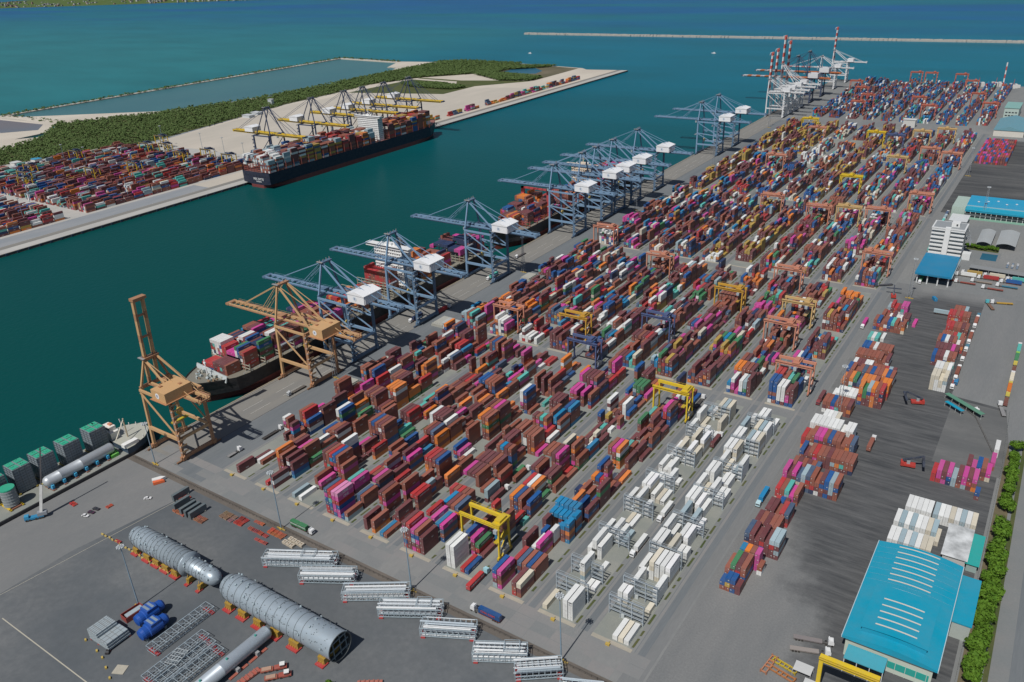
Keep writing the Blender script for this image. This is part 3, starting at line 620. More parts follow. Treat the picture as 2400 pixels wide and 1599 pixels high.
TIER = ['bottom', 'second tier', 'third tier', 'fourth tier', 'fifth tier', 'sixth tier', 'seventh tier', 'eighth tier']
for i, c in enumerate(NEAR):
    size = '' if c['l'] > 8 else 'short '
    pos = ('atop' if c['t'] else 'alone in') if c['top'] else 'at '+TIER[c['t']]+' of'
    lab = '%s%s container %s %s, %s' % (size, CN[c['c']], pos, c['row'] or 'its row', c['place'].replace(' from the sea', ' from sea').replace('the dark yard', 'dark yard').replace('the ', ''))
    make_container(c, i, c['x'], c['y'], c['z'], 0, lab)
vs, fs, cs = [], [], []
def quad(a, b_, c_, d, col): n = len(vs); vs.extend((a, b_, c_, d)); fs.append((n, n+1, n+2, n+3)); cs.append(col)
for i, c in enumerate(FAR):
    x0, x1, y0, y1, z0, z1 = c['x'], c['x']+TW, c['y'], c['y']+c['l'], c['z'], c['z']+c['h']-.03
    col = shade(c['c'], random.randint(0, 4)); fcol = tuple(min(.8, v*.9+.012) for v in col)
    quad((x0, y0, z1), (x1, y0, z1), (x1, y1, z1), (x0, y1, z1), col)
    quad((x1, y0, z0), (x1, y1, z0), (x1, y1, z1), (x1, y0, z1), col)
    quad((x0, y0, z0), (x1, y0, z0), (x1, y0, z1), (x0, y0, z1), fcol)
    quad((x0, y1, z0), (x0, y0, z0), (x0, y0, z1), (x0, y1, z1), col); quad((x1, y1, z0), (x0, y1, z0), (x0, y1, z1), (x1, y1, z1), col)
    if c['front'] and c['y'] < 1100 and c['x'] > -600:
        quad((x0+TW/2-.03, y0-.02, z0+.1), (x0+TW/2+.03, y0-.02, z0+.1), (x0+TW/2+.03, y0-.02, z1-.1), (x0+TW/2-.03, y0-.02, z1-.1), (.03, .03, .03))
        if rnd() < .6: q = .35 if rnd() < .5 else 1.4; quad((x0+q, y0-.02, z1-1.15), (x0+q+.6, y0-.02, z1-1.15), (x0+q+.6, y0-.02, z1-.7), (x0+q, y0-.02, z1-.7), (.5, .5, .48))
    if c['side'] and c['y'] < 760 and c['c'] in 'MNRGPOB' and rnd() < .5 and c['l'] > 8:
        cc = (.48, .45, .46); a = y0+4+rnd()*3; n_ = 3 if c['c'] in 'PNM' else 6
        for q in range(n_): quad((x1+.02, a+q*.75, z0+.95), (x1+.02, a+q*.75+.5, z0+.95), (x1+.02, a+q*.75+.5, z0+1.75), (x1+.02, a+q*.75, z0+1.75), cc)
me = bpy.data.meshes.new('container_stacks'); me.from_pydata(vs, [], fs)
a = me.color_attributes.new('Col', 'FLOAT_COLOR', 'CORNER'); a.data.foreach_set('color', np.repeat(np.array([(*q, 1) for q in cs], dtype=np.float32), 4, axis=0).ravel())
me.materials.append(M['paint']); o = bpy.data.objects.new('container_stacks', me); C.objects.link(o)
tag(o, 'thousands of coloured containers stacked in the blocks and on the ships', 'containers', None, 'stuff')
print('containers', len(NEAR), len(FAR))
# ------------------------------------------------------------------ quay cranes
TAN, TAN2 = (.56, .34, .16), (.40, .20, .10)
BL, BL2 = (.17, .30, .45), (.08, .16, .26)
WHT = (.66, .67, .68); NAVY = (.018, .045, .11); YEL = (.74, .50, .015); ORG = (.62, .17, .03); RED = (.50, .06, .04)
def sts(name, label, group, X0, Y0, sg=1, S=25, G=31, zg=49, za=74, boom=70, back=44, c=BL, c2=BL2, hc=(.78, .79, .80), hx=(31, 48), hy=(2, 21), hz=7, raised=None, stripes=None, boomc=None, gable=True, ax=0, mono=False, logo=True, arms=True, tip=None, gw=1.1, gc=None):
    root = empty(name, (X0, Y0, 0), 0, label, 'crane', group); boomc = boomc or c; mat = 'steel'
    X = lambda x: x*sg
    cy = S/2
    def P(x, y, z): return (X(x), y, z)
    for lx in (0, G):
        for ly in (0, S):
            b = MB(); cc = c if (ly == 0 or c2 is None) else c2
            topz = zg+ (0 if lx == 0 else -2)
            b.beam(P(lx, ly, 1.8), P(lx, ly+(1.5 if lx == 0 and ly == 0 else -1.5 if lx == 0 else 0), topz), 1.9, 1.6, c if lx == 0 else c2)
            b.beam(P(lx, ly, .6), P(lx, ly, 3.2), 2.6, 2.4, c2)
            b.build('leg', mat, root)
    for lx in (0, G):
        b = MB(); b.beam(P(lx, -2, 2.4), P(lx, S+2, 2.4), 1.8, 2.0, c2)
        for q in (-3.5, 1.5, S-1.5, S+3.5): b.box(X(lx)-.6, X(lx)+.6, q-1.8, q+1.8, .15, 1.2, tuple(v*.6 for v in c2))
        b.build('bogie_beam', mat, root)
    for ly in (0, S):
        b = MB(); b.beam(P(0, ly, 15.5), P(G, ly, 15.5), 1.5, 2.0, c)
        b.beam(P(0, ly, zg-1.2), P(G, ly, zg-1.5), 1.2, 1.6, c)
        if arms:
            b.beam(P(0, ly, 31.5), P(G, ly, 29), .9, 1.1, c); b.beam(P(0, ly, zg-2), P(G, ly, 30), .8, .8, c); b.beam(P(0, ly, 31), P(G, ly, 16.5), .8, .8, c)
        else:
            b.beam(P(0, ly, zg-3), P(G, ly, 16.5), .8, .8, c)
        b.build('portal_frame', mat, root)
    for (x_, z_, w_, h_, c_) in ((G, 15.5, 1.4, 1.8, c), (G, zg-1.5, 1.3, 1.8, c2), (0, zg, 1.6, 2, c2)): b = MB(); b.beam(P(x_, .5, z_), P(x_, S-.5, z_), w_, h_, c_); b.build('cross_beam', mat, root)
    # apex frame
    b = MB()
    for s in (-1, 1):
        y0 = cy+s*(cy-1.5); y1 = cy+s*4.2
        b.beam(P(0, y0, zg), P(ax, y1, za), 1.2, 1.2, c if s < 0 else c2)
        b.beam(P(ax+.4, y1, za-.5), P(G, cy+s*7, zg+.5), 1.1, 1.0, c)
        b.beam(P(ax+.5, y1, za-.2), P(G+back-6, cy+s*3.2, zg), .4, .4, c)
    b.box(*sorted((X(ax-1.6), X(ax+1.8))), cy-5.6, cy+5.6, za-.5, za+.7, c2); b.box(*sorted((X(ax-3), X(ax+3))), cy-6.4, cy-5.0, za+.7, za+1.2, (.3, .3, .3))
    for s in (-5, -2, 2, 5): b.beam(P(ax, cy+s, za), P(ax+random.uniform(-1, 1), cy+s, za+2.4), .5, .5, (.25, .25, .27))
    b.build('apex_frame', mat, root)
    # main girder behind the quay
    b = MB()
    for s in (-1, 1):
        b.beam(P(-.5, cy+s*3.2, zg), P(G+back, cy+s*3.2, zg), gw, 2.0*gw/1.1, gc or c)
        b.beam(P(0, cy+s*5.0, zg+.6), P(G+back-2, cy+s*5.0, zg+.6), 1.2, .12, c2)
        b.beam(P(0, cy+s*5.6, zg+1.6), P(G+back-2, cy+s*5.6, zg+1.6), .1, .1, c)
    nn = int((G+back)/7)
    for i in range(nn+1): b.beam(P(i*(G+back)/nn, cy-3.2, zg+.4), P(i*(G+back)/nn, cy+3.2, zg+.4), .6, .7, c2)
    for i in range(6): b.beam(P(G+back-1-i*.2, cy-4+i*1.6, zg-2), P(G+back-1, cy-4+i*1.6, zg+2.6), .3, .3, c2)
    b.build('main_girder', mat, root)
    # boom
    b = MB()
    if raised is None:
        bc = lambda i: (stripes[i % 2] if stripes and i > 2 else boomc)
        n = 12
        for s in (-1, 1):
            for i in range(n):
                b.beam(P(-1-boom*i/n, cy+s*3.2, zg), P(-1-boom*(i+1)/n, cy+s*3.2, zg), gw, 1.9*gw/1.1, bc(i))
            b.beam(P(-1, cy+s*5, zg+.6), P(-boom, cy+s*5, zg+.6), 1.2, .12, c2)
            b.beam(P(-1, cy+s*5.6, zg+1.7), P(-boom, cy+s*5.6, zg+1.7), .1, .1, c)
        for i in range(n+1): b.beam(P(-1-boom*i/n, cy-3.2, zg+.4), P(-1-boom*i/n, cy+3.2, zg+.4), .6, .6, boomc)
        for i in range(0, n, 2): b.beam(P(-6-boom*i/n, cy-5, zg+.6), P(-6-boom*i/n, cy-5, zg+3.6), .15, .15, (.4, .42, .45))
        b.box(*sorted((X(-boom-1), X(-boom-4))), cy-4.5, cy+4.5, zg-.6, zg+1.0, c2)
        b.build('boom', mat, root)
        b = MB()
        for s in (-1, 1):
            b.beam(P(ax-1, cy+s*3.8, za), P(-boom*.82, cy+s*3.0, zg+1.2), .45, .45, c); b.beam(P(ax-1, cy+s*3.8, za), P(-boom*.43, cy+s*3.0, zg+1.2), .35, .35, c)
            b.beam(P(ax-1, cy+s*3.2, za-.5), P(-boom*.38, cy+s*3.0, zg+1.2), .2, .2, c)
        b.build('forestay', mat, root)
    else:
        tx, tz = raised; n = 12
        for s in (-1, 1):
            for i in range(n):
                f0, f1 = i/n, (i+1)/n
                b.beam(P(tx*f0-1, cy+s*3.2, zg+(tz-zg)*f0), P(tx*f1-1, cy+s*3.2, zg+(tz-zg)*f1), 1.5, 2.3, stripes[i % 2] if stripes else (c if i % 3 else c2), (1, 0, 0))
        for f in (0, .28, .55, .8, .97): b.beam(P(tx*f-1, cy-3.2, zg+(tz-zg)*f), P(tx*f-1, cy+3.2, zg+(tz-zg)*f), 1.1, 1.2, c2 if not stripes else stripes[0])
        if stripes: b.beam(P(tx-1, cy-1, tz), P(tx-5, cy-1, tz-1.2), 1, 1, stripes[0]); b.beam(P(tx-5, cy-1, tz-1), P(tx-6, cy-1, tz-5), .7, .7, stripes[0])
        else: b.box(*sorted((X(tx-2.6), X(tx+1.6))), cy-4.6, cy+4.6, tz-1.2, tz+.6, c2)
        b.build('boom', mat, root)
        b = MB()
        for s in (-1, 1): b.beam(P(ax, cy+s*3.8, za), P(tx*.45-1, cy+s*3, zg+(tz-zg)*.5), .4, .4, c)
        b.build('forestay', mat, root)
    # machinery house
    a0, a1 = sorted((X(hx[0]), X(hx[1]))); z0 = zg+1.4
    b = MB(); b.box(a0, a1, hy[0], hy[1], z0, z0+hz, hc)
    if gable:
        xm = (a0+a1)/2
        b.prism([(a0-.4, hy[0]-.4), (a1+.4, hy[0]-.4), (a1+.4, hy[1]+.4), (a0-.4, hy[1]+.4)], z0+hz-.6, z0+hz, hc)
        b.add([(a0-.4, hy[0]-.4, z0+hz), (a1+.4, hy[0]-.4, z0+hz), (a1+.4, hy[1]+.4, z0+hz), (a0-.4, hy[1]+.4, z0+hz), (xm, hy[0]-.4, z0+hz+2.2), (xm, hy[1]+.4, z0+hz+2.2)], [(0, 1, 4), (2, 3, 5), (1, 2, 5, 4), (3, 0, 4, 5)], hc)
        for q in range(7): b.box(a1 if sg > 0 else a0-.35, a1+.35 if sg > 0 else a0, hy[0]+1+q*(hy[1]-hy[0]-2)/7, hy[0]+1.5+q*(hy[1]-hy[0]-2)/7, z0+.2, z0+hz-.8, tuple(v*.85 for v in hc))
        for q in range(5): b.box(a0+1, a1-1, hy[0]+2+q*(hy[1]-hy[0]-4)/5, hy[0]+2.3+q*(hy[1]-hy[0]-4)/5, z0+hz+.2, z0+hz+.6, hc)
    else:
        b.box(a0+2, a0+4, hy[0]+4, hy[0]+6, z0+hz, z0+hz+.7, c2); b.box(a1-5, a1-3, hy[1]-6, hy[1]-4, z0+hz, z0+hz+.5, c2)
        b.box(a0-1.2, a1+1.2, hy[0]-1.2, hy[1]+1.2, z0-.4, z0-.1, c2)
    mh = b.build('machinery_house', 'clean', root)
    if logo:
        b = MB(); b.cyl(((a0+a1)/2-1, hy[0]-.03, z0+hz*.5), ((a0+a1)/2-1, hy[0]-.12, z0+hz*.5), 1.9, 16, (.75, .75, .75) if not gable else (.62, .68, .74))
        for q in (-.7, .1): b.box((a0+a1)/2-1+q, (a0+a1)/2-.6+q, hy[0]-.18, hy[0]-.13, z0+hz*.5-.9, z0+hz*.5+.9, (.06, .12, .25))
        b.build('logo', 'clean', mh)
    # stair tower, cab, spreader, cable reel
    b = MB()
    for q in range(9):
        z = 3+q*(zg-6)/9; zz = z+(zg-6)/9
        b.beam(P(G+1.6, -1.2, z), P(G+1.6, 2.2, zz) if q % 2 == 0 else P(G+1.6, -1.2, zz), .9, .12, c2); b.box(*sorted((X(G+1), X(G+3))), -1.8, 2.8, zz-.1, zz+.05, (.3, .32, .34)); b.box(*sorted((X(G+2.9), X(G+3))), -1.8, 2.8, zz, zz+1.1, c)
    b.build('stairs', mat, root)
    b = MB(); tx_ = G*.55 if raised is not None else -6
    b.box(*sorted((X(tx_-2), X(tx_+3))), cy-3, cy+3, zg+.9, zg+2.0, c2); b.box(*sorted((X(tx_-1.2), X(tx_+1.2))), cy-5.4, cy-3.4, zg-4, zg-1.4, (.30, .36, .40))
    b.build('trolley', mat, root)
    zs = zg-22 if raised is None else zg-24
    if not mono:
        b = MB(); b.box(*sorted((X(tx_-1.2), X(tx_+1.2))), cy-6, cy+6, zs, zs+.8, (.55, .42, .02) if raised is not None else (.25, .28, .32))
        for s in (-1, 1):
            for t in (-1, 1): b.beam(P(tx_+t, cy+s*2, zs+.8), P(tx_+t, cy+s*2, zg), .09, .09, (.12, .12, .12))
        b.build('spreader', mat, root)
        b = MB(); b.cyl(P(1.6, S-1.4, 17.5), P(2.6, S-1.4, 17.5), 2.6, 18, (.50, .36, .06)); b.cyl(P(1.5, S-1.4, 17.5), P(2.7, S-1.4, 17.5), .8, 10, c2); b.build('cable_reel', mat, root)
    return root
gq = 'quay cranes along the near berth'
sts('quay_crane', 'tan quay crane with its boom raised upright, nearest to the barge', gq, -457, 238.7, 1, 23, 31, 44, 62, 0, 20, TAN, TAN2, TAN, (22, 36), (-5, 14), 6.5, raised=(5, 103), gable=False, arms=False, ax=1)
sts('quay_crane', 'tan quay crane with its boom lowered over the near ship', gq, -457.5, 350, 1, 26, 31.5, 44, 72, 62, 41, TAN, TAN2, TAN, (41, 54), (-3, 15), 6.8, gable=False, arms=False)
blue_lab = ['blue grey quay crane right behind the tan crane with lowered boom', 'blue grey quay crane beside the white bridge of the near ship', 'blue grey quay crane standing between the two moored ships', 'blue grey quay crane nearest of the five bunched at the second ship',
            'blue grey quay crane, second of the five bunched together', 'blue grey quay crane, middle of the five bunched together', 'blue grey quay crane, fourth of the five bunched together', 'blue grey quay crane, farthest of the bunch with tallest looking apex', 'blue grey quay crane, nearer of the lone far pair', 'blue grey quay crane, farther of the lone far pair']
for lab, y in zip(blue_lab, (396, 473.5, 586, 740, 803, 836, 879, 946, 1160, 1228)):
    sts('quay_crane', lab, gq, -459, y, 1, 26, 31)
rw = (WHT, (.55, .07, .05))
for lab, y, rz_ in (('white quay crane with striped raised boom, nearest of its row', 1478, 109), ('white quay crane, second with striped raised boom', 1508, 112), ('white quay crane with the tallest striped raised boom', 1545, 130), ('white quay crane with striped raised boom beside the orange booms', 1578, 118)):
    sts('quay_crane', lab, gq, -459, y, 1, 20, 30, 43, 64 if y != 1545 else 82, 0, 32, WHT, WHT, WHT, (26, 38), (4, 16), 6, raised=(2, rz_), stripes=rw, gable=False, arms=False, logo=False, mono=True)
sts('quay_crane', 'navy quay crane with orange boom, nearer of the two', gq, -459, 1640, 1, 22, 31, 45, 84, 103, 32, NAVY, NAVY, (.62, .63, .64), (24, 42), (0, 20), 8, boomc=ORG, stripes=(ORG, WHT), gable=False, arms=False, logo=False, mono=True, gc=ORG, gw=1.7)
sts('quay_crane', 'navy quay crane with orange boom, farther of the two', gq, -459, 1718, 1, 22, 31, 45, 84, 103, 32, NAVY, NAVY, (.62, .63, .64), (24, 42), (0, 20), 8, boomc=ORG, stripes=(ORG, WHT), gable=False, arms=False, logo=False, mono=True, gc=ORG, gw=1.7)
sts('quay_crane', 'white quay crane with its striped boom lowered near the end', gq, -459, 1815, 1, 20, 31, 42, 64, 78, 34, WHT, WHT, WHT, (28, 40), (4, 16), 6, stripes=rw, gable=False, arms=False, logo=False, mono=True)
sts('quay_crane', 'white quay crane with raised boom at the far end of the quay', gq, -459, 1912, 1, 20, 31, 42, 66, 0, 38, WHT, WHT, WHT, (30, 42), (4, 16), 6, raised=(2, 112), stripes=rw, gable=False, arms=False, logo=False, mono=True)
for lab, y in zip(('navy crane with yellow boom over the stern of the far ship', 'second navy crane with yellow boom at the far ship', 'third navy crane with yellow boom at the far ship', 'fourth navy crane with yellow boom at the far ship', 'fifth navy crane with yellow boom beside the far ship bridge', 'last navy crane with yellow boom towards the far ship bow'), (806, 896, 968, 1012, 1064, 1130)):
    sts('quay_crane', lab, 'quay cranes across the channel', -984, y, -1, 28, 36, 54, 92, 58, 60, NAVY, NAVY, (.74, .75, .76), (44, 62), (6, 22), 7, boomc=YEL, arms=False, logo=False, ax=14, gable=True, gw=1.9, gc=YEL)
# ------------------------------------------------------------------ yard gantry cranes
def rtg(label, k, y, c, group='gantry cranes over the container blocks', x=None, W=23.5, H=21, tr=.75, c2=None, wy=9.6):
    x = L0+PITCH*k-2.2 if x is None else x; c2 = c2 or tuple(v*.8 for v in c)
    root = empty('gantry_crane', (x, y, 0), 0, label, 'gantry crane', group)
    for lx in (0, W):
        for ly in (0, wy):
            b = MB(); b.beam((lx, ly, 2), (lx, ly+(.5 if ly == 0 else -.5), H), .9, 1.1, c2 if c2 != tuple(v*.8 for v in c) else c); b.build('leg', 'steel', root)
        b = MB(); b.beam((lx, -1.5, 2), (lx, wy+1.5, 2), 1.1, 1.3, c if c is NAVY else c2)
        for q in (-.8, .8, wy-.8, wy+.8): b.cyl((lx-.5, q, .8), (lx+.5, q, .8), .8, 10, (.02, .02, .02))
        b.build('wheel_beam', 'steel', root)
    for ly in (.5, wy-.5):
        b = MB(); b.beam((-1, ly, H), (W+1, ly, H), 1.1, 1.9, c)
        b.beam((-1, ly+(1.1 if ly > 1 else -1.1), H+1.9), (W+1, ly+(1.1 if ly > 1 else -1.1), H+1.9), .1, .1, c)
        b.beam((-1, ly+(.8 if ly > 1 else -.8), H+.7), (W+1, ly+(.8 if ly > 1 else -.8), H+.7), .9, .08, c2)
        for q in range(10): b.beam((q*W/9, ly+(1.1 if ly > 1 else -1.1), H+.7), (q*W/9, ly+(1.1 if ly > 1 else -1.1), H+1.9), .08, .08, c)
        b.build('girder', 'steel', root)
    b = MB(); t = W*tr
    b.box(t-2.4, t+2.4, -.3, wy+.3, H+1.1, H+2.0, c if c is NAVY else c2); b.box(t-1.8, t+1.6, 1.5, wy-2, H+2.0, H+3.4, tuple(v*.9 for v in c))
    b.build('trolley', 'steel', root)
    b = MB(); b.box(t-1, t+1.1, -1.4, .9, H-3.4, H-1.2, (.35, .40, .43)); b.build('cab', 'clean', root)
    b = MB(); b.box(t-1.2, t+1.2, wy/2-6, wy/2+6, H-9.5, H-8.9, tuple(v*.7 for v in c))
    for s in (-1, 1):
        for q in (-1, 1): b.beam((t+s, wy/2+q*1.5, H-8.9), (t+s, wy/2+q*1.5, H), .08, .08, (.1, .1, .1))
    b.build('spreader', 'steel', root)
    b = MB(); b.box(W-.9, W+1.3, wy/2-2.6, wy/2+2.6, 3.0, 5.6, (.26, .28, .30)); b.build('power_unit', 'steel', root)
    b = MB()
    for q in range(6): b.beam((W+.9, 1+(q % 2)*3, 3+q*3), (W+.9, 4-(q % 2)*3, 6+q*3), .6, .12, c2)
    b.build('ladder', 'steel', root)
    return root
SAL = (.60, .25, .16); GOLD = (.60, .33, .03); LG = (.62, .42, .17); BY = (.74, .52, .012); SLB = (.06, .10, .24)
for lab, k, y, c, tr in (('bright yellow gantry crane nearest the front road', 6, 264.3, BY, .95), ('bright yellow gantry crane beside the white reefer rows', 7, 438, BY, .9), ('slate blue gantry crane over the blocks by the teal tank', 4, 474, SLB, .75),
                    ('gold gantry crane behind the slate blue one', 3, 511, GOLD, .85), ('salmon gantry crane nearest the quay warehouse sheds', 1, 501, SAL, .6), ('navy gantry crane at the far side of the first cross road', 5, 541, SLB, .8), ('salmon gantry crane over the fourth block by navy stacks', 3, 672, SAL, .7),
                    ('salmon gantry crane on the seaward block near the bunched quay cranes', 0, 726, SAL, .85), ('gold gantry crane over the seventh block', 6, 622, GOLD, .85), ('pale gold gantry crane over the ninth block', 8, 620, LG, .8), ('salmon gantry crane over the ninth block, nearer than the pale gold', 8, 575, SAL, .8),
                    ('salmon gantry crane nearest on the landward block', 9, 512, SAL, .55), ('salmon gantry crane over the eighth block with white cab roof', 7, 690, SAL, .8), ('salmon gantry crane over the landward block by the gate', 9, 766, SAL, .2), ('yellow gantry crane far up the seventh block', 6, 1035, BY, .5), ('salmon gantry crane over the fifth block, midway back', 4, 915, SAL, .8),
                    ('salmon gantry crane over the seventh block, midway back', 6, 893, SAL, .8), ('gold gantry crane over the eighth block with green load', 7, 903, LG, .4), ('salmon gantry crane over the ninth block, midway back', 8, 908, SAL, .7), ('salmon gantry crane at the end of the landward block', 9, 987, SAL, .2), ('pale gold gantry crane far up the eighth block', 7, 1158, LG, .5),
                    ('salmon gantry crane far up the ninth block', 8, 1226, SAL, .7), ('salmon gantry crane far up the landward block', 9, 1206, SAL, .4), ('salmon gantry crane over the third block among yellow stacks', 2, 1110, SAL, .3), ('salmon gantry crane beside the far yellow one', 2, 1312, SAL, .5), ('far yellow gantry crane nearest the white quay cranes', 1, 1378, BY, .5),
                    ('far yellow gantry crane over the sixth block', 5, 1308, BY, .5), ('far slate blue gantry crane', 6, 1296, SLB, .5), ('far pale gold gantry crane over the eighth block', 7, 1338, LG, .5), ('far pale gold gantry crane over the ninth block', 8, 1366, LG, .5)):
    rtg(lab, k, y, c, tr=tr)
RG = (.52, .13, .08)
for i, (k, y) in enumerate(((2, 1545), (0, 1780), (1, 1700), (3, 1930), (4, 1928), (6, 1922), (7, 1838), (6, 1540), (5, 1620), (8, 1688), (9, 1592), (2, 1620))):
    rtg('red orange gantry crane in the far yard, %s from the white quay cranes' % ORD[i], 0, y, RG, 'red gantry cranes in the far yard', x=-388+28.5*k, H=24, W=22)
for i, (x, y) in enumerate(((-1085, 790), (-1150, 800), (-1178, 770), (-1260, 800), (-1300, 790), (-1330, 840), (-1210, 640), (-1180, 690), (-1250, 560), (-1290, 580), (-1330, 610), (-1360, 700))):
    rtg('navy topped yard gantry with yellow legs across the channel, %s along' % ORD[i], 0, y, NAVY, 'yard gantries across the channel', x=x, H=22, c2=YEL)
# ------------------------------------------------------------------ ships
def ship(name, label, xc, hw, ystern, ybow, zdeck, hull, deckc, boot=(.22, .04, .035), flare=24, stern_flat=False, rub=None):
    d = 1 if ybow > ystern else -1; L = abs(ybow-ystern)
    root = empty(name, (xc, min(ystern, ybow), 0), 0, label, 'ship', 'container ships at the berths')
    def hwf(t, z):   # t from 0 stern to 1 bow, metres of half width
        e = 1 if stern_flat else min(1, .72+t*9)
        a = (1-t)*L/(flare*(1.55 if z < 2 else 1.0))
        f = min(1, max(0.0, a)**(.62 if z > 8 else .8))
        if z < 2: f *= min(1, .45+t*7)
        return hw*min(e, 1)*f
    ts = [0, .01, .03, .06, .12, .3, .6, .8, .86, .90, .93, .95, .965, .98, .99, 1.0]
    zs = [-3.4, .0, 1.2, 3.2, zdeck*.6, zdeck, zdeck+1.2]
    b = MB(); v = []; 
    for t in ts:
        for s in (-1, 1):
            for z in zs:
                tt = t; lean = (z/zdeck)*4.0*(1 if t > .9 else 0)*((t-.9)/.1)
                zz = z+(3.2*max(0, (t-.9)/.1) if z >= zdeck else 0)
                y = (L*tt+lean) if d > 0 else (L-(L*tt+lean))
                v.append((s*hwf(t, z), y, zz))
    n = len(zs)
    for i in range(len(ts)-1):
        for s in (0, 1):
            for k in range(n-1):
                a = (i*2+s)*n+k; c_ = ((i+1)*2+s)*n+k
                col = boot if k < 3 else hull
                b.f.append((a, c_, c_+1, a+1)); b.c.append(col)
    b.v = v
    for k in range(n-1): b.f.append((k, k+1, n+k+1, n+k)); b.c.append(boot if k < 2 else hull)
    o = b.build('hull', 'clean', root)
    b = MB(); pts = [v[(i*2)*n+5] for i in range(len(ts))]; pts2 = [v[(i*2+1)*n+5] for i in range(len(ts))]
    for i in range(len(ts)-1): b.add([pts[i], pts[i+1], pts2[i+1], pts2[i]], [(0, 1, 2, 3)], deckc)
    b.build('deck', 'steel', root)
    return root, L, d
def deckhouse(root, y0, y1, hw, z0, z1, wings=None, c=(.74, .75, .74)):
    b = MB(); nf = int((z1-z0)/3)
    for i in range(nf):
        a = z0+i*3; b.box(-hw, hw, y0, y1, a, a+2.75, c); b.box(-hw-.15, hw+.15, y0-.5, y1+.5, a+2.75, a+3.0, tuple(v*.9 for v in c))
        for q in range(int(hw*2/2.6)): b.box(-hw+.8+q*2.6, -hw+1.9+q*2.6, y0-.06, y0, a+1.2, a+2.1, (.04, .05, .06))
        for q in range(max(1, int((y1-y0)/2.6))): b.box(hw, hw+.06, y0+.8+q*2.6, y0+1.9+q*2.6, a+1.2, a+2.1, (.04, .05, .06))
    zt = z0+nf*3; w_ = wings or hw
    b.box(-w_, w_, y0-1, y0+5, zt, zt+2.8, c); b.box(-w_-.06, w_+.06, y0-1.06, y0-1, zt+1.1, zt+2.2, (.03, .04, .06)); b.box(-4, 4, y0+1, y0+5, zt+2.8, zt+5, c); b.beam((0, y0+3, zt+5), (0, y0+3, zt+13), .7, .7, c); b.beam((-3, y0+3, zt+9), (3, y0+3, zt+9), .3, .3, c)
    b.cyl((6, y0+3, zt+2.8), (6, y0+3, zt+5.4), 1.5, 10, (.8, .8, .78)); b.cyl((-9, y0+3, zt+2.8), (-9, y0+3, zt+4.4), .9, 10, (.8, .8, .78))
    o = b.build('bridge_house', 'clean', root)
    return zt
def lashing(root, ys, hw, z0, z1, col):
    for y in ys:
        b = MB()
        for i in range(9):
            x = -hw+i*hw/4; b.beam((x, y, z0), (x, y, z1), .5, .6, col)
        for z in np.arange(z0+2.6, z1+.1, 2.6): b.box(-hw-.3, hw+.3, y-.5, y+.5, z-.12, z, col)
        b.build('lashing_bridge', 'steel', root)
def details(root, hw, L, zd, col, y0=8, step=6, side=1):
    b = MB()
    for s in (-1, 1):
        y = y0
        while y < L-30:
            b.box(s*hw-.25-s*.9, s*hw+.25-s*.9, y, y+.4, zd, zd+2.6, col); y += step
        b.box(s*hw-.1-s*1.1, s*hw+.1-s*1.1, y0, L-30, zd+2.4, zd+2.6, col)
    b.build('deck_rail', 'steel', root)
BLK = (.012, .014, .018)
# near ship: bow towards the viewer
r, L, d = ship('container_ship', 'container ship with black hull and grey bow moored under the tan and blue cranes', -487.3, 22.6, 640, 292, 12, BLK, (.22, .21, .17), (.16, .035, .03), 26)
b = MB(); b.add([(-20.4, 19.5, 12), (19.3, 15.5, 12), (19.3, 17, 16.6), (-20.4, 21, 16.6)], [(0, 1, 2, 3)], (.50, .55, .56)); b.add([(-20.4, 20.6, 12), (19.3, 16.6, 12), (19.3, 17.6, 16.6), (-20.4, 21.6, 16.6)], [(3, 2, 1, 0)], (.42, .46, .47)); b.build('breakwater_plate', 'steel', r)
b = MB(); b.cyl((0, 14.5, 12), (0, 14.5, 27), .45, 8, (.8, .8, .8)); b.beam((-2.4, 14.5, 21), (2.4, 14.5, 21), .3, .3, (.8, .8, .8)); b.box(-1, 1, 14, 15, 23.5, 25, (.8, .8, .8)); b.build('foremast', 'clean', r)
b = MB()
random.seed(5)
for i in range(34):
    x = random.uniform(-13, 13); y = random.uniform(4, 17); 
    if abs(x) > 3+ (y-2)*1.05: continue
    h = random.uniform(.4, 2); b.box(x, x+random.uniform(.5, 2.5), y, y+random.uniform(.4, 1.6), 14.2, 14.4+h, random.choice([(.45, .50, .50), (.30, .20, .12), (.55, .55, .48), (.2, .25, .25)]))
for x in (-4, 4): b.cyl((x, 11, 14.8), (x+2.4, 11, 14.8), 1.1, 10, (.4, .45, .46))
b.build('deck_gear', 'steel', r)
deckhouse(r, 217, 229, 16.5, 13, 50, 25.5)
b = MB(); b.box(-7, 7, 229, 238, 13, 46, (.72, .73, .72)); b.box(-5, 5, 230.5, 237, 46, 51, (.10, .11, .12)); b.cyl((2, 233, 51), (2, 233, 55), 1.4, 10, (.15, .15, .15)); b.cyl((-2, 234, 51), (-2, 234, 54), 1.1, 10, (.3, .3, .3)); b.build('funnel', 'clean', r)
lashing(r, [36.2, 50.7, 65, 79.5, 94, 111, 126.6, 141, 156, 171, 188, 205, 241, 257, 272, 299.5, 314], 21.5, 12, 19, (.36, .35, .28))
lashing(r, [176, 196], 21.5, 12, 25, (.34, .33, .26))
for i, yy in enumerate((280, 287, 142, 148)):
    b = MB(); b.box(-21, 21, yy, yy+6, 12, 13.6, (.26, .25, .20)); b.build('hatch_cover', 'steel', r)
details(r, 22.6, 300, 12, (.55, .57, .54), 30, 7.3)
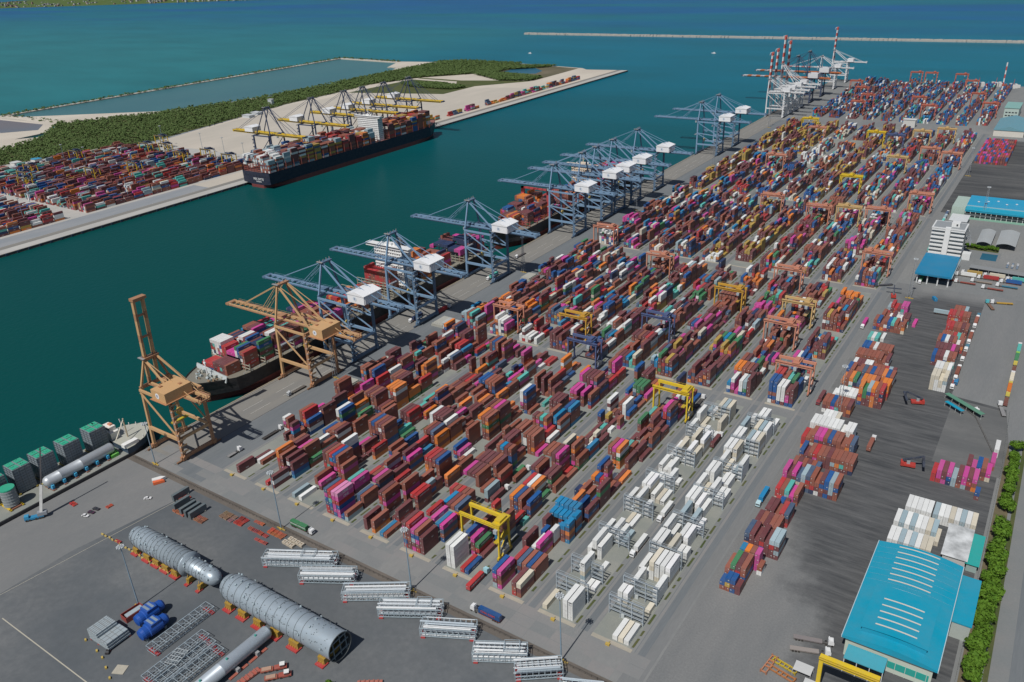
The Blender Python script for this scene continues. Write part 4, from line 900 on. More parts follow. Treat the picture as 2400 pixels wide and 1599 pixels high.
# second ship
r, L, d = ship('container_ship', 'second container ship farther along the quay under the bunched blue cranes', -487.3, 21.8, 1004, 672, 13, BLK, (.25, .22, .18), (.20, .04, .03), 30)
deckhouse(r, 192, 203, 15, 14, 44, 23, (.70, .60, .48)); b = MB(); b.box(-6, 6, 203, 212, 14, 38, (.68, .62, .52)); b.cyl((0, 207, 38), (0, 207, 42), 2, 10, (.12, .12, .14)); b.build('funnel', 'clean', r)
lashing(r, [40, 55, 69.5, 84, 99, 113, 128, 142.5, 157, 172, 216, 231, 245, 260, 275, 290], 20.6, 13, 20, (.40, .08, .07))
b = MB(); b.box(-19, -15, 84, 86, 13, 44, (.45, .05, .06)); b.box(15, 19, 84, 86, 13, 44, (.45, .05, .06)); b.box(-19, 19, 84, 86, 42, 44, (.45, .05, .06)); b.build('cell_guide', 'steel', r)
details(r, 21.8, 290, 13, (.5, .45, .4), 34, 7.3)
# far ship: stern towards the viewer
r, L, d = ship('container_ship', 'large navy hulled container ship at the far terminal under yellow booms', -947.5, 28.2, 741, 1140, 18, (.012, .020, .045), (.28, .10, .08), (.18, .045, .045), 42, True)
deckhouse(r, 236, 247, 22, 18, 54, 27.5); b = MB(); b.box(-8, 8, 60, 66, 18, 20, (.2, .2, .2)); b.build('hatch_cover', 'steel', r)
lashing(r, [4+14.7*i for i in range(16)]+[254+14.7*i for i in range(8)], 27.6, 18, 30, (.36, .09, .07))
text('MSC DITTE', 3.2, r, (4, -.12, 9), FRONT); text('PANAMA', 2.0, r, (4, -.12, 5.5), FRONT)
b = MB()
for i in range(9): b.box(-24+i*6, -22.6+i*6, -.08, 0, 12.5, 14.2, (.002, .003, .006))
b.build('mooring_port', 'clean', r)
b = MB(); b.box(-2.5, 2.5, 118, 128, 18, 19, (.3, .3, .3)); b.build('hatch_cover', 'steel', r)
# heavy cargo ship with tall modules
root = empty('heavy_cargo_ship', (-477, 60, 0), 0, 'low flat deck cargo ship with white bow moored beside the quay corner', 'ship')
b = MB(); b.prism([(-16, 0), (15.5, 0), (15.5, 166), (12, 176), (4, 185), (-6, 186), (-13, 178), (-16, 168)], -3.3, 2.0, (.05, .05, .055)); b.build('hull', 'clean', root)
b = MB(); b.prism([(-15.6, .5), (15.2, .5), (15.2, 164), (-15.6, 164)], 2.0, 2.35, (.42, .34, .22)); b.build('deck', 'pad', root)
b = MB(); b.prism([(-16, 163), (15.5, 163), (15.5, 168), (12, 178), (4, 187), (-6, 188), (-13, 180), (-16, 169)], 2.0, 6.2, (.03, .06, .10), (.42, .42, .36)); b.build('forecastle', 'clean', root)
b = MB()
b.box(-15, -3, 164, 170, 6.2, 11, (.78, .77, .72)); b.box(-13, -5, 165, 169.5, 11, 14.2, (.78, .76, .70)); b.box(-13.1, -4.9, 164.9, 165, 12, 13.4, (.05, .07, .1)); b.box(-10, -7, 167, 169, 14.2, 15.2, (.6, .25, .15)); b.box(-15, -12.5, 157, 161, 2.3, 5.5, (.78, .78, .74))
for a_ in range(10):
    t = a_/9*math.pi*.93+.1; b.box(-1+13.8*math.cos(t)-.2, -1+13.8*math.cos(t)+.2, 171+15*math.sin(t)-.2, 171+15*math.sin(t)+.2, 6.2, 8.2, (.8, .8, .78))
b.box(10.8, 14.5, 162, 172, 6.2, 8.6, (.78, .78, .75)); b.build('bridge_house', 'clean', root)
b = MB(); b.cyl((2, 172, 6), (2, 172, 20), .5, 8, (.5, .42, .3)); b.beam((2, 172, 19), (10, 160, 12), .5, .5, (.65, .62, .5)); b.beam((-4, 174, 6), (-5, 173, 17), .4, .4, (.8, .8, .8)); b.build('deck_crane', 'steel', root)
for i in range(4):
    b = MB(); b.box(0, 1.9, 0, 5.2, 0, 1.9, (.10, .42, .06)); b.box(.2, 1.7, 1, 4.2, 1.9, 2.05, (.2, .5, .12))
    tag(b.build('green_crate', 'clean', None, (-475+i*2.7-(i % 2)*.5, 216-i*.7, 2.36)), 'green deck crate near the bow of the cargo ship, %s from the sea' % ORD[i], 'crate', 'green crates on the cargo ship deck')
GS, GD = (.19, .23, .26), (.10, .13, .16)
def module(x, y, sx, sy, h, lab):
    root = empty('steel_module', (x, y, 2.36), 0, lab, 'steel module', 'grey steel modules on the cargo ship')
    b = MB(); b.box(0, sx, 0, sy, 1, h, GS)
    for f in range(9):
        z = 1+(h-1)*f/9
        b.box(-.12, sx+.12, -.12, sy+.12, z, z+.35, tuple(v*1.25 for v in GS))
        for q in range(7):
            b.box(.3+q*sx/7, .3+q*sx/7+.8, -.08, -.02, z+.6, z+1.3, GD); b.box(sx+.02, sx+.08, .3+q*sy/7, .3+q*sy/7+.8, z+.6, z+1.3, GD)
    for q in (0, .33, .66, 1): b.box(sx*q-.18, sx*q+.18, -.2, -.05, 0, h, GD); b.box(sx+.05, sx+.2, sy*q-.18, sy*q+.18, 0, h, GD)
    b.build('frame', 'steel', root)
    b = MB()
    for i in (0, 1):
        for j in (0, 1):
            b.box(.5+i*sx/2, sx/2-.5+i*sx/2, .5+j*sy/2, sy/2-.5+j*sy/2, h, h+.35, (.03, .36, .22))
            for q in range(3): b.box(.9+i*sx/2+rnd()*2, 1.4+i*sx/2+rnd()*2, .8+j*sy/2+rnd()*2, 1.6+j*sy/2+rnd()*2, h+.35, h+.6, (.05, .45, .28))
    b.build('tarpaulin', 'clean', root)
    b = MB(); b.box(-.8, sx+.8, -.6, .6, .1, 1, (.30, .22, .03)); b.box(-.8, sx+.8, sy-.6, sy+.6, .1, 1, (.30, .22, .03)); b.build('skid', 'steel', root)
for i, y in enumerate((210.5, 193, 176.5, 162, 147, 131)):
    module(-489, y, 11, 10.3, 17.2, ['tall grey module with green tarps nearest the ship bow', 'tall grey module with green tarps, second from the bow', 'tall grey module with green tarps, third from the bow', 'tall grey module with green tarps, fourth from the bow', 'tall grey module with green tarps at the left picture edge', 'grey module behind the round tank at the left picture edge'][i])
root = empty('silver_vessel', (-468.6, 172, 2.36), math.atan2(1.4, 44)*1, 'long silver cylindrical vessel lying on blue saddles on the cargo ship', 'pressure vessel')
b = MB(); b.lathe((0, 0, 5.2), (0, 46, 5.2), [(0, .1), (.5, 1.6), (1.6, 2.9), (3, 3.4), (10, 3.4), (10.1, 3.5), (10.3, 3.4), (24, 3.4), (24.1, 3.5), (24.3, 3.4), (45, 3.4), (46, 2.9), (46.2, .1)], 24, (.50, .54, .57)); b.build('shell', 'metal', root, smooth=True)
for i in range(6):
    b = MB(); y = 3.4+i*7.3; b.box(-2.6, 3.8, y-.6, y+.6, .5, 2.6, (.02, .28, .55)); b.box(2.6, 4.2, y-.8, y+.8, 1.6, 3.4, (.04, .45, .75)); b.box(-4.5, 5, y-1, y+1, 0, .5, (.20, .09, .06)); b.build('saddle', 'steel', root)
b = MB(); b.cyl((0, 46.3, 5.2), (0, 46.9, 5.2), 1.1, 12, (.6, .45, .05)); b.cyl((-.8, -1.4, 5.2), (0, 0, 5.2), .5, 8, (.6, .5, .1)); b.build('nozzle', 'steel', root)
root = empty('round_tank', (-471.6, 154, 2.36), 0, 'upright grey round tank with green tarp on a yellow skid', 'tank')
b = MB(); b.cyl((0, 0, 1), (0, 0, 12), 4.2, 20, (.22, .26, .28)); [b.cyl((0, 0, 1.5+i*1.9), (0, 0, 1.8+i*1.9), 4.35, 20, (.34, .37, .38)) for i in range(6)]; b.build('shell', 'steel', root)
b = MB(); b.cyl((0, 0, 12), (0, 0, 12.7), 4.3, 16, (.03, .36, .22)); b.build('tarpaulin', 'clean', root)
b = MB(); b.box(-6, 6, -4, -3, .2, 1, YEL); b.box(-6, 6, 3, 4, .2, 1, YEL); b.box(-5.5, -4.5, -4, 4, .2, 1, YEL); b.box(4.5, 5.5, -4, 4, 0, 1, (.25, .10, .06)); b.build('skid', 'steel', root)
random.seed(21)
# ------------------------------------------------------------------ trucks, trailers, cars
def wheels(b, ys, w=1.15, r=.5):
    for y in ys:
        for s in (-1, 1): b.cyl((s*w-.18, y, r), (s*w+.18, y, r), r, 10, (.02, .02, .02))
def truck(x, y, rz, label, cab=(.72, .73, .73), load=None, ln=12.19, trailer=(.16, .05, .04), lab2=None, k=0, letter=True):
    # local +y is forward, origin at trailer centre
    root = empty('container_truck', (x, y, .02), rz, label, 'truck', 'trucks and trailers in the port')
    b = MB(); wheels(b, (ln/2+1.6, ln/2+4.2, -ln/2+1.2, -ln/2+2.5, -ln/2+3.8)); b.build('wheels', 'steel', root)
    b = MB(); b.box(-1.2, 1.2, -ln/2, ln/2, .95, 1.22, trailer); b.box(-.5, .5, ln/2-1, ln/2+4.6, .6, .95, (.08, .08, .08)); b.box(-1.2, -1.0, -ln/2, ln/2, .7, 1.3, trailer); b.box(1.0, 1.2, -ln/2, ln/2, .7, 1.3, trailer)
    b.build('trailer', 'steel', root)
    b = MB(); y0 = ln/2+2.4; b.box(-1.2, 1.2, y0, y0+2.1, .8, 3.3, cab); b.add([(-1.2, y0+2.1, .8), (1.2, y0+2.1, .8), (1.2, y0+2.5, .9), (-1.2, y0+2.5, .9), (-1.2, y0+2.1, 3.3), (1.2, y0+2.1, 3.3), (1.2, y0+2.5, 2.2), (-1.2, y0+2.5, 2.2)], [(4, 7, 6, 5), (3, 2, 6, 7), (0, 3, 7, 4), (2, 1, 5, 6)], cab)
    b.box(-1.1, 1.1, y0+.1, y0+.5, 3.3, 3.9, cab); cb = b.build('cab', 'clean', root)
    b = MB(); b.box(-1.05, 1.05, y0+2.2, y0+2.55, 1.9, 2.55, (.03, .04, .05)); b.build('windscreen', 'clean', cb)
    if load:
        c, s = math.cos(rz), math.sin(rz)
        segs = [(-ln/2, 12.19)] if len(load) == 1 else [(-ln/2, 6.06), (.05, 6.06)]
        for j, ch in enumerate(load):
            ly, l = segs[j]; ox, oy = -TW/2, ly
            o = make_container(dict(c=ch, l=l, reefer=ch == 'W'), k+j*3, x+ox*c-oy*s, y+ox*s+oy*c, 1.26, rz, (lab2 if len(load) == 1 else ['rear ', 'front '][j]+lab2), letter and ch not in 'GBR', unit=False, group='containers carried on trucks')
            if ch == 'G': text('EVERGREEN' if j == 0 else 'EVERGREEN', .8, o, (TW+.03, l/2, 1.4), SIDE)
            if ch == 'B' and k == 1:
                text('CMA CGM', 1.3, o, (-.02, l*.55, 1.5), (math.pi/2, 0, -math.pi/2), 'red')
            if ch == 'R' and k == 2: text('HAMBURG SUD', 1.15, o, (TW+.03, l*.55, 1.45), SIDE)
    return root
H_ = math.pi/2; PI = math.pi
truck(-309.8, 229.2, -H_, 'white cab truck carrying two green containers beside the left pole', load='GG', lab2='green container on the white truck below the pink stack')
truck(-180.3, 229.3, H_, 'white cab truck hauling a blue container on the front road', load='B', lab2='blue container with red letters on the front road truck', k=1, trailer=(.45, .08, .05))
truck(-199.6, 243.8, 0, 'pale blue cab truck with red container in front of the yellow gantry', cab=(.35, .60, .66), load='R', lab2='red container on the truck by the yellow gantry', k=2, trailer=(.1, .1, .1))
truck(-142.0, 312, PI, 'white cab truck with white container in the reefer lane, nearer one', load='W', lab2='white container on the nearer truck of the reefer lane')
truck(-142.0, 345, PI, 'white cab truck with white container in the reefer lane, farther one', load='W', lab2='white container on the farther truck of the reefer lane', k=3)
truck(-230.3, 308, 0, 'white cab truck with maroon container in the lane of the sixth block', load='M', lab2='maroon container on the truck behind the yellow gantry', k=4)
truck(-230.3, 331, 0, 'white cab truck with brown container in the lane of the sixth block', load='N', lab2='brown container on the farther truck behind the yellow gantry', k=1)
truck(-144.5, 424, 0, 'white cab truck with maroon container between the reefer blocks', load='M', lab2='maroon container on the truck between reefer blocks', k=3)
truck(-172.3, 464, 0, 'white cab truck under the farther yellow gantry', load=None, trailer=(.05, .05, .05))
truck(-431.5, 341.5, PI, 'empty flatbed truck with grey cab below the second tan crane', cab=(.45, .47, .48), trailer=(.10, .09, .08))
truck(-400.5, 287, 0, 'empty dark truck beside the white topped corner stack', trailer=(.03, .03, .03))
truck(-403.5, 258, 0, 'short bobtail white truck behind the crane shadow', trailer=(.25, .25, .25), ln=6)
truck(-437.5, 484.5, PI, 'white cab truck with dark teal container under a blue crane', load='D', lab2='dark container on the truck under the blue crane')
truck(-446, 663, PI, 'white cab empty flatbed on the quay beside a lattice tower', trailer=(.10, .09, .09))
truck(-436, 598, PI, 'teal load truck at the feet of the third blue crane', load='T', lab2='teal container at the feet of the third blue crane')
truck(-428, 507, 0, 'red trailer truck beside the second blue crane leg', trailer=(.35, .04, .03), load='R', lab2='red container near the second blue crane')
truck(-101.0, 385, PI, 'pale cab truck with blue container on the main road', cab=(.45, .62, .66), load='A', lab2='blue container on the truck on the main road', k=2)
truck(-103.2, 513, PI, 'dark cab truck with maroon container on the main road', cab=(.25, .05, .06), load='M', lab2='maroon container on the main road truck', k=0)
truck(-106.0, 651, PI, 'white cab truck with magenta container on the main road', load='P', lab2='magenta container on the main road truck', k=0)
truck(-62.0, 467, 0, 'white cab truck with rust container parked on the dark asphalt', load='N', lab2='rust container on the truck on the dark asphalt', k=3)
truck(-50, 285, -H_*.78, 'white cab truck with long empty lattice trailer by the blue warehouse, nearer', trailer=(.30, .27, .25))
truck(-50.5, 292, -H_*.82, 'white cab truck with long empty trailer by the blue warehouse, farther', trailer=(.22, .2, .2))
truck(-84.5, 772, PI, 'white cab truck with green container waiting by the blue gate canopy', load='G', lab2='green container waiting by the gate canopy', letter=False)
truck(-57, 700, -H_, 'white cab truck with grey container near the inner fence', load='L', lab2='grey container near the inner fence')
truck(-109, 745, PI*.72, 'dark trailer truck parked at the edge of the main road', cab=(.06, .08, .12), trailer=(.05, .06, .08))
rows = ['W', None, 'R', 'B', None, 'N', 'Y', 'C', None, 'M', 'T', 'O', None, 'W']
for i in range(9):
    y = 577+i*16.6
    truck(-31.2, y, PI, 'queueing truck along the inner fence, %s from the shelter' % ORD[i], load=[None, 'N', 'N', None, 'W', 'N', None, 'N', 'W'][i], ln=12.19 if i % 2 else 9, lab2='container on the %s queueing truck along the inner fence' % ORD[i], k=i, letter=False) if i % 2 else truck(-31.2, y, PI, 'queueing truck along the inner fence, %s from the shelter' % ORD[i], trailer=random.choice([(.3, .06, .05), (.1, .1, .1), (.05, .2, .3)]), ln=9)
for i in range(6):
    truck(1.6, 566+i*17.5, 0, 'parked truck along the outer road edge, %s from the near end' % ORD[i], cab=random.choice([(.72, .72, .72), (.6, .5, .1), (.3, .6, .1)]), load=[None, 'O', 'C', None, 'G', 'T'][i], lab2='container on the %s truck of the outer road edge' % ORD[i], k=i, letter=False)
n = 0
for j, (x, y) in enumerate(((-50, 800), (-32, 800), (-14, 798), (-46, 807), (-28, 808), (-10, 806), (-36, 789), (-16, 787), (-48, 781), (-26, 776), (-62, 783))):
    ld = ['W', 'R', 'B', 'Y', 'C', 'T', None, None, None, None, None][j]
    truck(x, y, H_, 'truck queueing east of the blue gate canopy, %s of its group' % ORD[j], load=ld, lab2='container on the %s truck east of the gate canopy' % ORD[j], k=j, trailer=random.choice([(.30, .06, .04), (.03, .2, .3), (.3, .25, .2)]), letter=False)
truck(-16, 746, H_*1.2, 'white cab truck with yellow flatbed turning past the gate', trailer=(.50, .30, .03)); truck(-25, 733, H_*.25, 'teal and brown trailer truck turning past the gate', cab=(.1, .45, .5), trailer=(.2, .1, .06))
truck(-20.5, 549, -H_*1.45, 'white cab truck with red trailer beside the green shelter', trailer=(.30, .06, .05)); truck(1.0, 551, .25, 'white cab truck with grey trailer at the bend beside the fence', trailer=(.25, .25, .25)); truck(-30, 583, PI, 'blue cab bobtail truck before the green shelter', cab=(.03, .2, .4), ln=5, trailer=(.03, .15, .3))
# lone containers on the ground, seen clearly
make_container(dict(c='P', l=12.19), 2, -73.2, 663, 0.02, 0, 'single magenta container standing alone on the dark yard', False, group=None)
make_container(dict(c='A', l=6.06), 0, -66.5, 726, .02, .5, 'small blue box container alone on the grey road', False, group=None)
for i, (y, c) in enumerate(((860, 'T'), (874, 'N'), (888, 'M'), (902, 'G'), (916, 'T'), (930, 'L'), (944, 'B'), (958, 'T'), (973, 'L'), (988, 'S'))):
    truck(-92-i*.35, y, 0, 'truck in the long queue beside the main road, %s from the gate canopy' % ORD[i], load=c, lab2='container on the %s truck of the long road queue' % ORD[i], k=i, letter=False)
def car(x, y, rz, c, label, group='cars parked in the port'):
    root = empty('parked_car', (x, y, .02), rz, label, 'car', group)
    b = MB(); pr = [(-2.2, .35), (-2.2, .85), (-1.5, .95), (1.2, .95), (2.15, .78), (2.2, .35)]
    v = [(sx, py, pz) for sx in (-.88, .88) for py, pz in pr]; n = len(pr)
    b.add(v, [tuple(range(n)), tuple(reversed(range(n, 2*n)))]+[(i, i+n, (i+1) % n+n, (i+1) % n) for i in range(n)], c); b.build('body', 'clean', root)
    b = MB(); v = [(-.8, -1.6, .95), (.8, -1.6, .95), (.8, .9, .95), (-.8, .9, .95), (-.68, -1.2, 1.45), (.68, -1.2, 1.45), (.68, .25, 1.45), (-.68, .25, 1.45)]
    b.add(v, [(0, 1, 5, 4), (1, 2, 6, 5), (2, 3, 7, 6), (3, 0, 4, 7)], (.03, .04, .05)); b.add(v, [(4, 5, 6, 7)], c); b.build('cabin', 'clean', root)
    b = MB(); wheels(b, (-1.3, 1.35), .82, .33); b.build('wheels', 'steel', root)
car(-409.7, 201.4, -.9, (.7, .7, .7), 'white pickup car alone on the west apron by the beams')
for i, (x, y, c, l) in enumerate(((-426.6, 172.2, (.7, .7, .7), 'white'), (-426.7, 175.9, (.06, .02, .05), 'dark purple'), (-427.2, 179.2, (.04, .04, .05), 'black'))):
    car(x, y, -1.3, c, l+' car in the short parked row on the west apron')
car(-319.2, 120, .6, (.015, .015, .018), 'black car parked between orange frames and the grey crates')
random.seed(8)
for i in range(16): car(-6+(i % 2)*5, 826+(i//2)*5.2, H_, random.choice([(.7, .7, .7), (.6, .62, .65), (.1, .1, .12)]), 'small car in the two parked columns beside the curved shed, %s of them' % ORD[i], 'cars in the far parking lot')
for i in range(9): car(-23+(i % 3)*4, 842+(i//3)*5, 0, random.choice([(.7, .7, .7), (.12, .2, .3)]), 'small car in the square group right of the blue court, %s of them' % ORD[i], 'cars beside the blue court')
for i in range(6): car(-50+i*8.2, 810+i*.3, .4, (.72, .72, .72), 'white car under or beside the long grey carport, %s of them' % ORD[i], 'cars near the carport')
# ------------------------------------------------------------------ light towers
def pole(x, y, label, h=37.6, lattice=False):
    root = empty('light_tower', (x, y, 0), 0, label, 'light tower', 'light towers of the port')
    b = MB()
    if lattice:
        for sx in (-1, 1):
            for sy in (-1, 1): b.beam((sx*1.3, sy*1.3, 0), (sx*.5, sy*.5, h), .18, .18, (.30, .33, .36))
        for i in range(14):
            z = i*h/14; s = 1.3-.8*i/14
            for q, r in (((-s, -s), (s, -s)), ((s, -s), (s, s))): b.beam((*q, z), (*r, z+h/14), .1, .1, (.30, .33, .36)); b.beam((*r, z), (*r, z+.1), .1, .1, (.3, .3, .3))
    else: b.cyl((0, 0, 0), (0, 0, h), .38, 10, (.20, .30, .38), .20)
    b.build('mast', 'steel', root)
    b = MB(); b.cyl((0, 0, h-.2), (0, 0, h+.2), 1.0, 12, (.3, .33, .35))
    for i in range(8):
        t = i*PI/4; b.box(1.5*math.cos(t)-.35, 1.5*math.cos(t)+.35, 1.5*math.sin(t)-.35, 1.5*math.sin(t)+.35, h-.5, h+.2, (.55, .6, .62))
    b.build('lamp_head', 'steel', root)
    b = MB(); b.box(-.9, .9, -.9, .9, 0, .7, (.50, .34, .04)); b.box(-3.2, 3.4, -.4, .3, 0, .5, (.48, .33, .05)); b.build('base', 'steel', root)
pole(-332.9, 144.7, 'slim light pole behind the blue tanks on the project yard')
pole(-318.5, 223.5, 'slim light pole rising beside the green truck'); pole(-224.5, 224, 'slim light pole between the pipe racks and the crimson front stacks'); pole(-138.5, 224.5, 'slim light pole in front of the white front reefers')
pole(-439, 226.5, 'slim light pole at the fence beside the raised tan crane', 30)
for i, (x, y, l) in enumerate(((-417.8, 622.7, 'lattice light tower beside the third blue crane'), (-421.7, 369, 'lattice light tower behind the second tan crane'), (-412, 860, 'lattice light tower behind the bunched blue cranes'), (-411, 1105, 'lattice light tower before the lone far blue cranes'), (-424, 1390, 'far lattice light tower before the white cranes'), (-86, 724, 'lattice light tower beside the gate canopy'), (-88.5, 497, 'lattice light tower among the empties by the orange stack'), (-60, 990, 'lattice light tower at the big blue hall'), (-98, 1180, 'lattice light tower beside the far dark yard'))): pole(x, y, l, 36, True)
for i, (x, y) in enumerate(((-1064, 470), (-1173, 533), (-1347, 684), (-1290, 688), (-1052, 606), (-1188, 703), (-1058, 760), (-1331, 855), (-1200, 840), (-1130, 830), (-1062, 815))): pole(x, y, 'light tower of the far terminal, %s along the yard' % ORD[i], 36)
# ------------------------------------------------------------------ reefer racks
def rack(x, y, label, w=17.4, h=11.5):
    root = empty('reefer_rack', (x, y, 0), 0, label, 'steel rack', 'steel racks between the reefer stacks'); c = (.42, .49, .54)
    b = MB()
    for xx in (0, w/3, 2*w/3, w):
        for yy in (0, 1.0): b.box(xx-.14, xx+.14, yy-.1, yy+.1, 0, h, c)
    b.build('frame', 'steel', root)
    for i, z in enumerate((2.9, 5.8, 8.6, 11.3)):
        b = MB(); b.box(0, w, -.05, .7, z-.08, z, tuple(v*.6 for v in c)); b.box(0, w, -.15, -.05, z, z+.2, c); b.box(0, w, -.15, -.07, z+.95, z+1.05, c); b.box(0, w, 1.1, 1.2, z+.95, z+1.05, c)
        b.build('walkway', 'steel', root)
    b = MB(); b.box(w*.36, w*.36+1.6, -.2, 1, .1, 2.4, (.5, .54, .54)); b.build('cabinet', 'clean', root)
    for i in range(5): b = MB(); b.beam((w-.3, 1.3, i*2.3), (w-2.5, 1.3, i*2.3+2.3), .6, .1, c) if i == 0 else None; (b.build('stair', 'steel', root) if i == 0 else None)
for i, y in enumerate((261.3, 276, 305, 333.8, 362.1, 391.8, 420.7, 450.2)):
    for k in (8, 9): rack(L0+PITCH*k-.4, y, 'pale steel reefer rack, %s back in the %s reefer block' % (ORD[i], 'left' if k == 8 else 'right'))
# ------------------------------------------------------------------ big vessels of the project yard
SV = (.36, .43, .48)
def vessel(name, x0, y, L, r, zc, label, prof, rings, saddles, open_end=False, extra=0):
    root = empty(name, (x0, y, 0), 0, label, 'pressure vessel')
    b = MB(); b.lathe((0, 0, zc), (1, 0, zc), prof, 40, SV); shell = b.build('shell', 'metal', root, smooth=True)
    b = MB()
    for t, rr in rings: b.lathe((0, 0, zc), (1, 0, zc), [(t, rr), (t, rr+.16), (t+.18, rr+.16), (t+.18, rr)], 36, (.12, .15, .17))
    b.build('stiffening_rings', 'steel', shell)
    b = MB()
    for i in range(170+extra):
        t = random.uniform(2, L-2); a = random.uniform(.15, PI-.15) if rnd() < .75 else random.gauss(.5, .18); rr = r
        for q in range(len(prof)-1):
            if prof[q][0] <= t <= prof[q+1][0]: rr = prof[q][1]+(prof[q+1][1]-prof[q][1])*(t-prof[q][0])/max(.01, prof[q+1][0]-prof[q][0])
        p = Vector((t, -math.cos(a)*rr, zc+math.sin(a)*rr)); d = Vector((0, -math.cos(a), math.sin(a))); big = rnd() < .12
        b.cyl(p-d*.2, p+d*(.7 if big else .35), .55 if big else .16, 7, (.30, .38, .42) if big else (.10, .13, .15))
    b.build('nozzles', 'steel', shell)
    for (t, w) in saddles:
        b = MB(); b.box(t-w/2, t+w/2, -r*.98, r*.98, .7, zc-r*.62, YEL if False else (.36, .22, .02))
        for q in range(int(w/1.4)+1): b.add([(t-w/2+q*1.4, -r*1.05, .7), (t-w/2+q*1.4+.3, -r*1.05, .7), (t-w/2+q*1.4+.3, -r*.75, zc-r*.35), (t-w/2+q*1.4, -r*.75, zc-r*.35)], [(0, 1, 2, 3)], (.45, .28, .02))
        b.box(t-w/2-.5, t+w/2+.5, -r*1.25, -r*.7, .02, .75, (.42, .03, .035)); b.box(t-w/2-.5, t+w/2+.5, r*.7, r*1.25, .02, .75, (.42, .03, .035)); b.build('saddle', 'steel', root)
    if open_end:
        b = MB()
        for q in (-.5, .1, .6): b.beam((L-.4, -r*.8, zc+q*r-.3), (L-.4, r*.8, zc+q*r+.2), .5, .5, (.16, .22, .25)); b.beam((L-.5, q*r, zc-r*.8), (L-.5, q*r, zc+r*.8), .4, .4, (.14, .2, .23))
        b.lathe((0, 0, zc), (1, 0, zc), [(L, r-.05), (L+.4, r+.12), (L+.4, r-.3), (L-14, r-.35), (L-14, .01)], 36, (.07, .09, .10)); b.build('open_end', 'steel', root)
    return root
vessel('column_vessel', -378.5, 173.5, 72, 6.0, 7.2, 'large ribbed silver vessel with a narrower domed neck on yellow saddles', [(0, .1), (.4, 2.6), (2, 3.9), (2.6, 4.6), (6, 5.5), (12, 6.0), (48, 6.0), (48.1, 6.5), (49, 6.5), (49, 4.4), (66, 4.4), (69, 3.9), (71, 2.6), (72, .1)],
       [(6+i*2.9, 5.55+min(.45, i*.2)) for i in range(15)]+[(50.5+i*3, 4.4) for i in range(5)], [(8, 4), (18, 5), (26, 5), (34, 5), (42, 5), (53, 1.4), (62, 1.4)])
vessel('column_vessel', -301.5, 173.5, 79, 6.9, 8.2, 'largest ribbed silver vessel with an open right end on red blocks', [(0, .1), (.6, 3), (2.6, 5.2), (6, 6.4), (9, 6.9), (79, 6.9)], [(6+i*4.6, 6.55 if i == 0 else 6.9) for i in range(13)], [(9, 4.5), (19, 5), (30, 5), (42, 5.5), (55, 6), (73, 4)], True, 40)
root = empty('pipe_vessel', (-261, 98, 0), 0, 'slim white silver vessel lying towards the viewer beside the truss racks', 'pressure vessel')
b = MB(); b.lathe((0, 0, 4.6), (0, 1, 4.6), [(0, 3.2), (40, 3.2), (40.1, 3.3), (40.5, 3.2), (66, 3.2), (67, 2.6), (67.3, .1)], 28, (.47, .53, .58)); b.build('shell', 'metal', root, smooth=True)
b = MB(); [b.cyl((.4, t, 7.6), (.4, t, 8.4), .5, 8, (.02, .33, .27)) for t in (30, 44, 60)]; b.build('nozzle', 'steel', root)
for t in (46, 57): b = MB(); b.box(-1.8, 4.6, t-.8, t+.8, .5, 2.4, (.32, .33, .34)); b.box(3.2, 4.6, t-5, t+5, .02, .5, (.36, .09, .06)); b.build('saddle', 'steel', root)
for i, (x, y, lab) in enumerate(((-320.5, 135.5, 'blue wrapped vessel nearer the light pole'), (-310.8, 131, 'blue wrapped vessel beside the long truss'))):
    root = empty('wrapped_vessel', (x, y, 0), 0, lab, 'vessel', 'blue wrapped vessels'); BB = (.004, .07, .34)
    b = MB(); b.lathe((0, 0, 4), (0, 1, 4), [(0, .1), (.6, 2.6), (2, 3.0), (4, 3.0), (4.4, 3.5), (11, 3.5), (11.6, 2.8), (14, 2.6), (15, 1.7), (15.6, .1)], 20, BB); b.build('shell', 'clean', root)
    b = MB(); b.box(-2.9, 2.9, 5.2, 10.4, 5.2, 7.6, (.02, .09, .36)); b.box(-2.4, 2.4, 6, 7.2, 7.6, 7.75, (.22, .28, .34)); b.box(-2.4, 2.4, 8.4, 9.6, 7.6, 7.75, (.22, .28, .34)); b.build('wrapping', 'clean', root)
    for t in (2.5, 12): b = MB(); b.box(-2.4, 2.4, t-.5, t+.5, .1, 1.6, (.2, .25, .28)); b.box(-2.7, -2.1, t-.7, t+.7, 1.2, 3, (.4, .05, .05)); b.build('saddle', 'steel', root)
root = empty('open_container', (-333, 135.2, 0), -.06, 'open red steel box holding a grey panel beside the blue vessels', 'open box')
b = MB(); b.box(0, 5.2, 0, 10, 0, .3, (.25, .04, .035)); b.box(0, .2, 0, 10, .3, 3, (.34, .05, .04)); b.box(5, 5.2, 0, 10, .3, 3, (.34, .05, .04)); b.box(.2, 5, 0, .2, .3, 3, (.34, .05, .04)); b.box(.2, 5, 9.8, 10, .3, 3, (.34, .05, .04)); b.build('tray', 'steel', root)
b = MB(); b.box(2.2, 5.0, 1, 9.2, 2.4, 3.3, (.35, .42, .46)); b.build('panel', 'steel', root)
b = MB(); b.box(0, 3, 0, 5.2, 0, 2.5, (.30, .06, .05)); [b.box(.1+i*.6, .3+i*.6, -.02, 5.22, 2.5, 2.56, (.22, .05, .04)) for i in range(5)]; tag(b.build('red_crate', 'steel', None, (-326, 145.5, 0)), 'dark red crate behind the blue wrapped vessels', 'crate')
root = empty('panel_stack', (-333.5, 119.5, 0), .02, 'stepped stack of grey steel panels on red feet', 'steel panels')
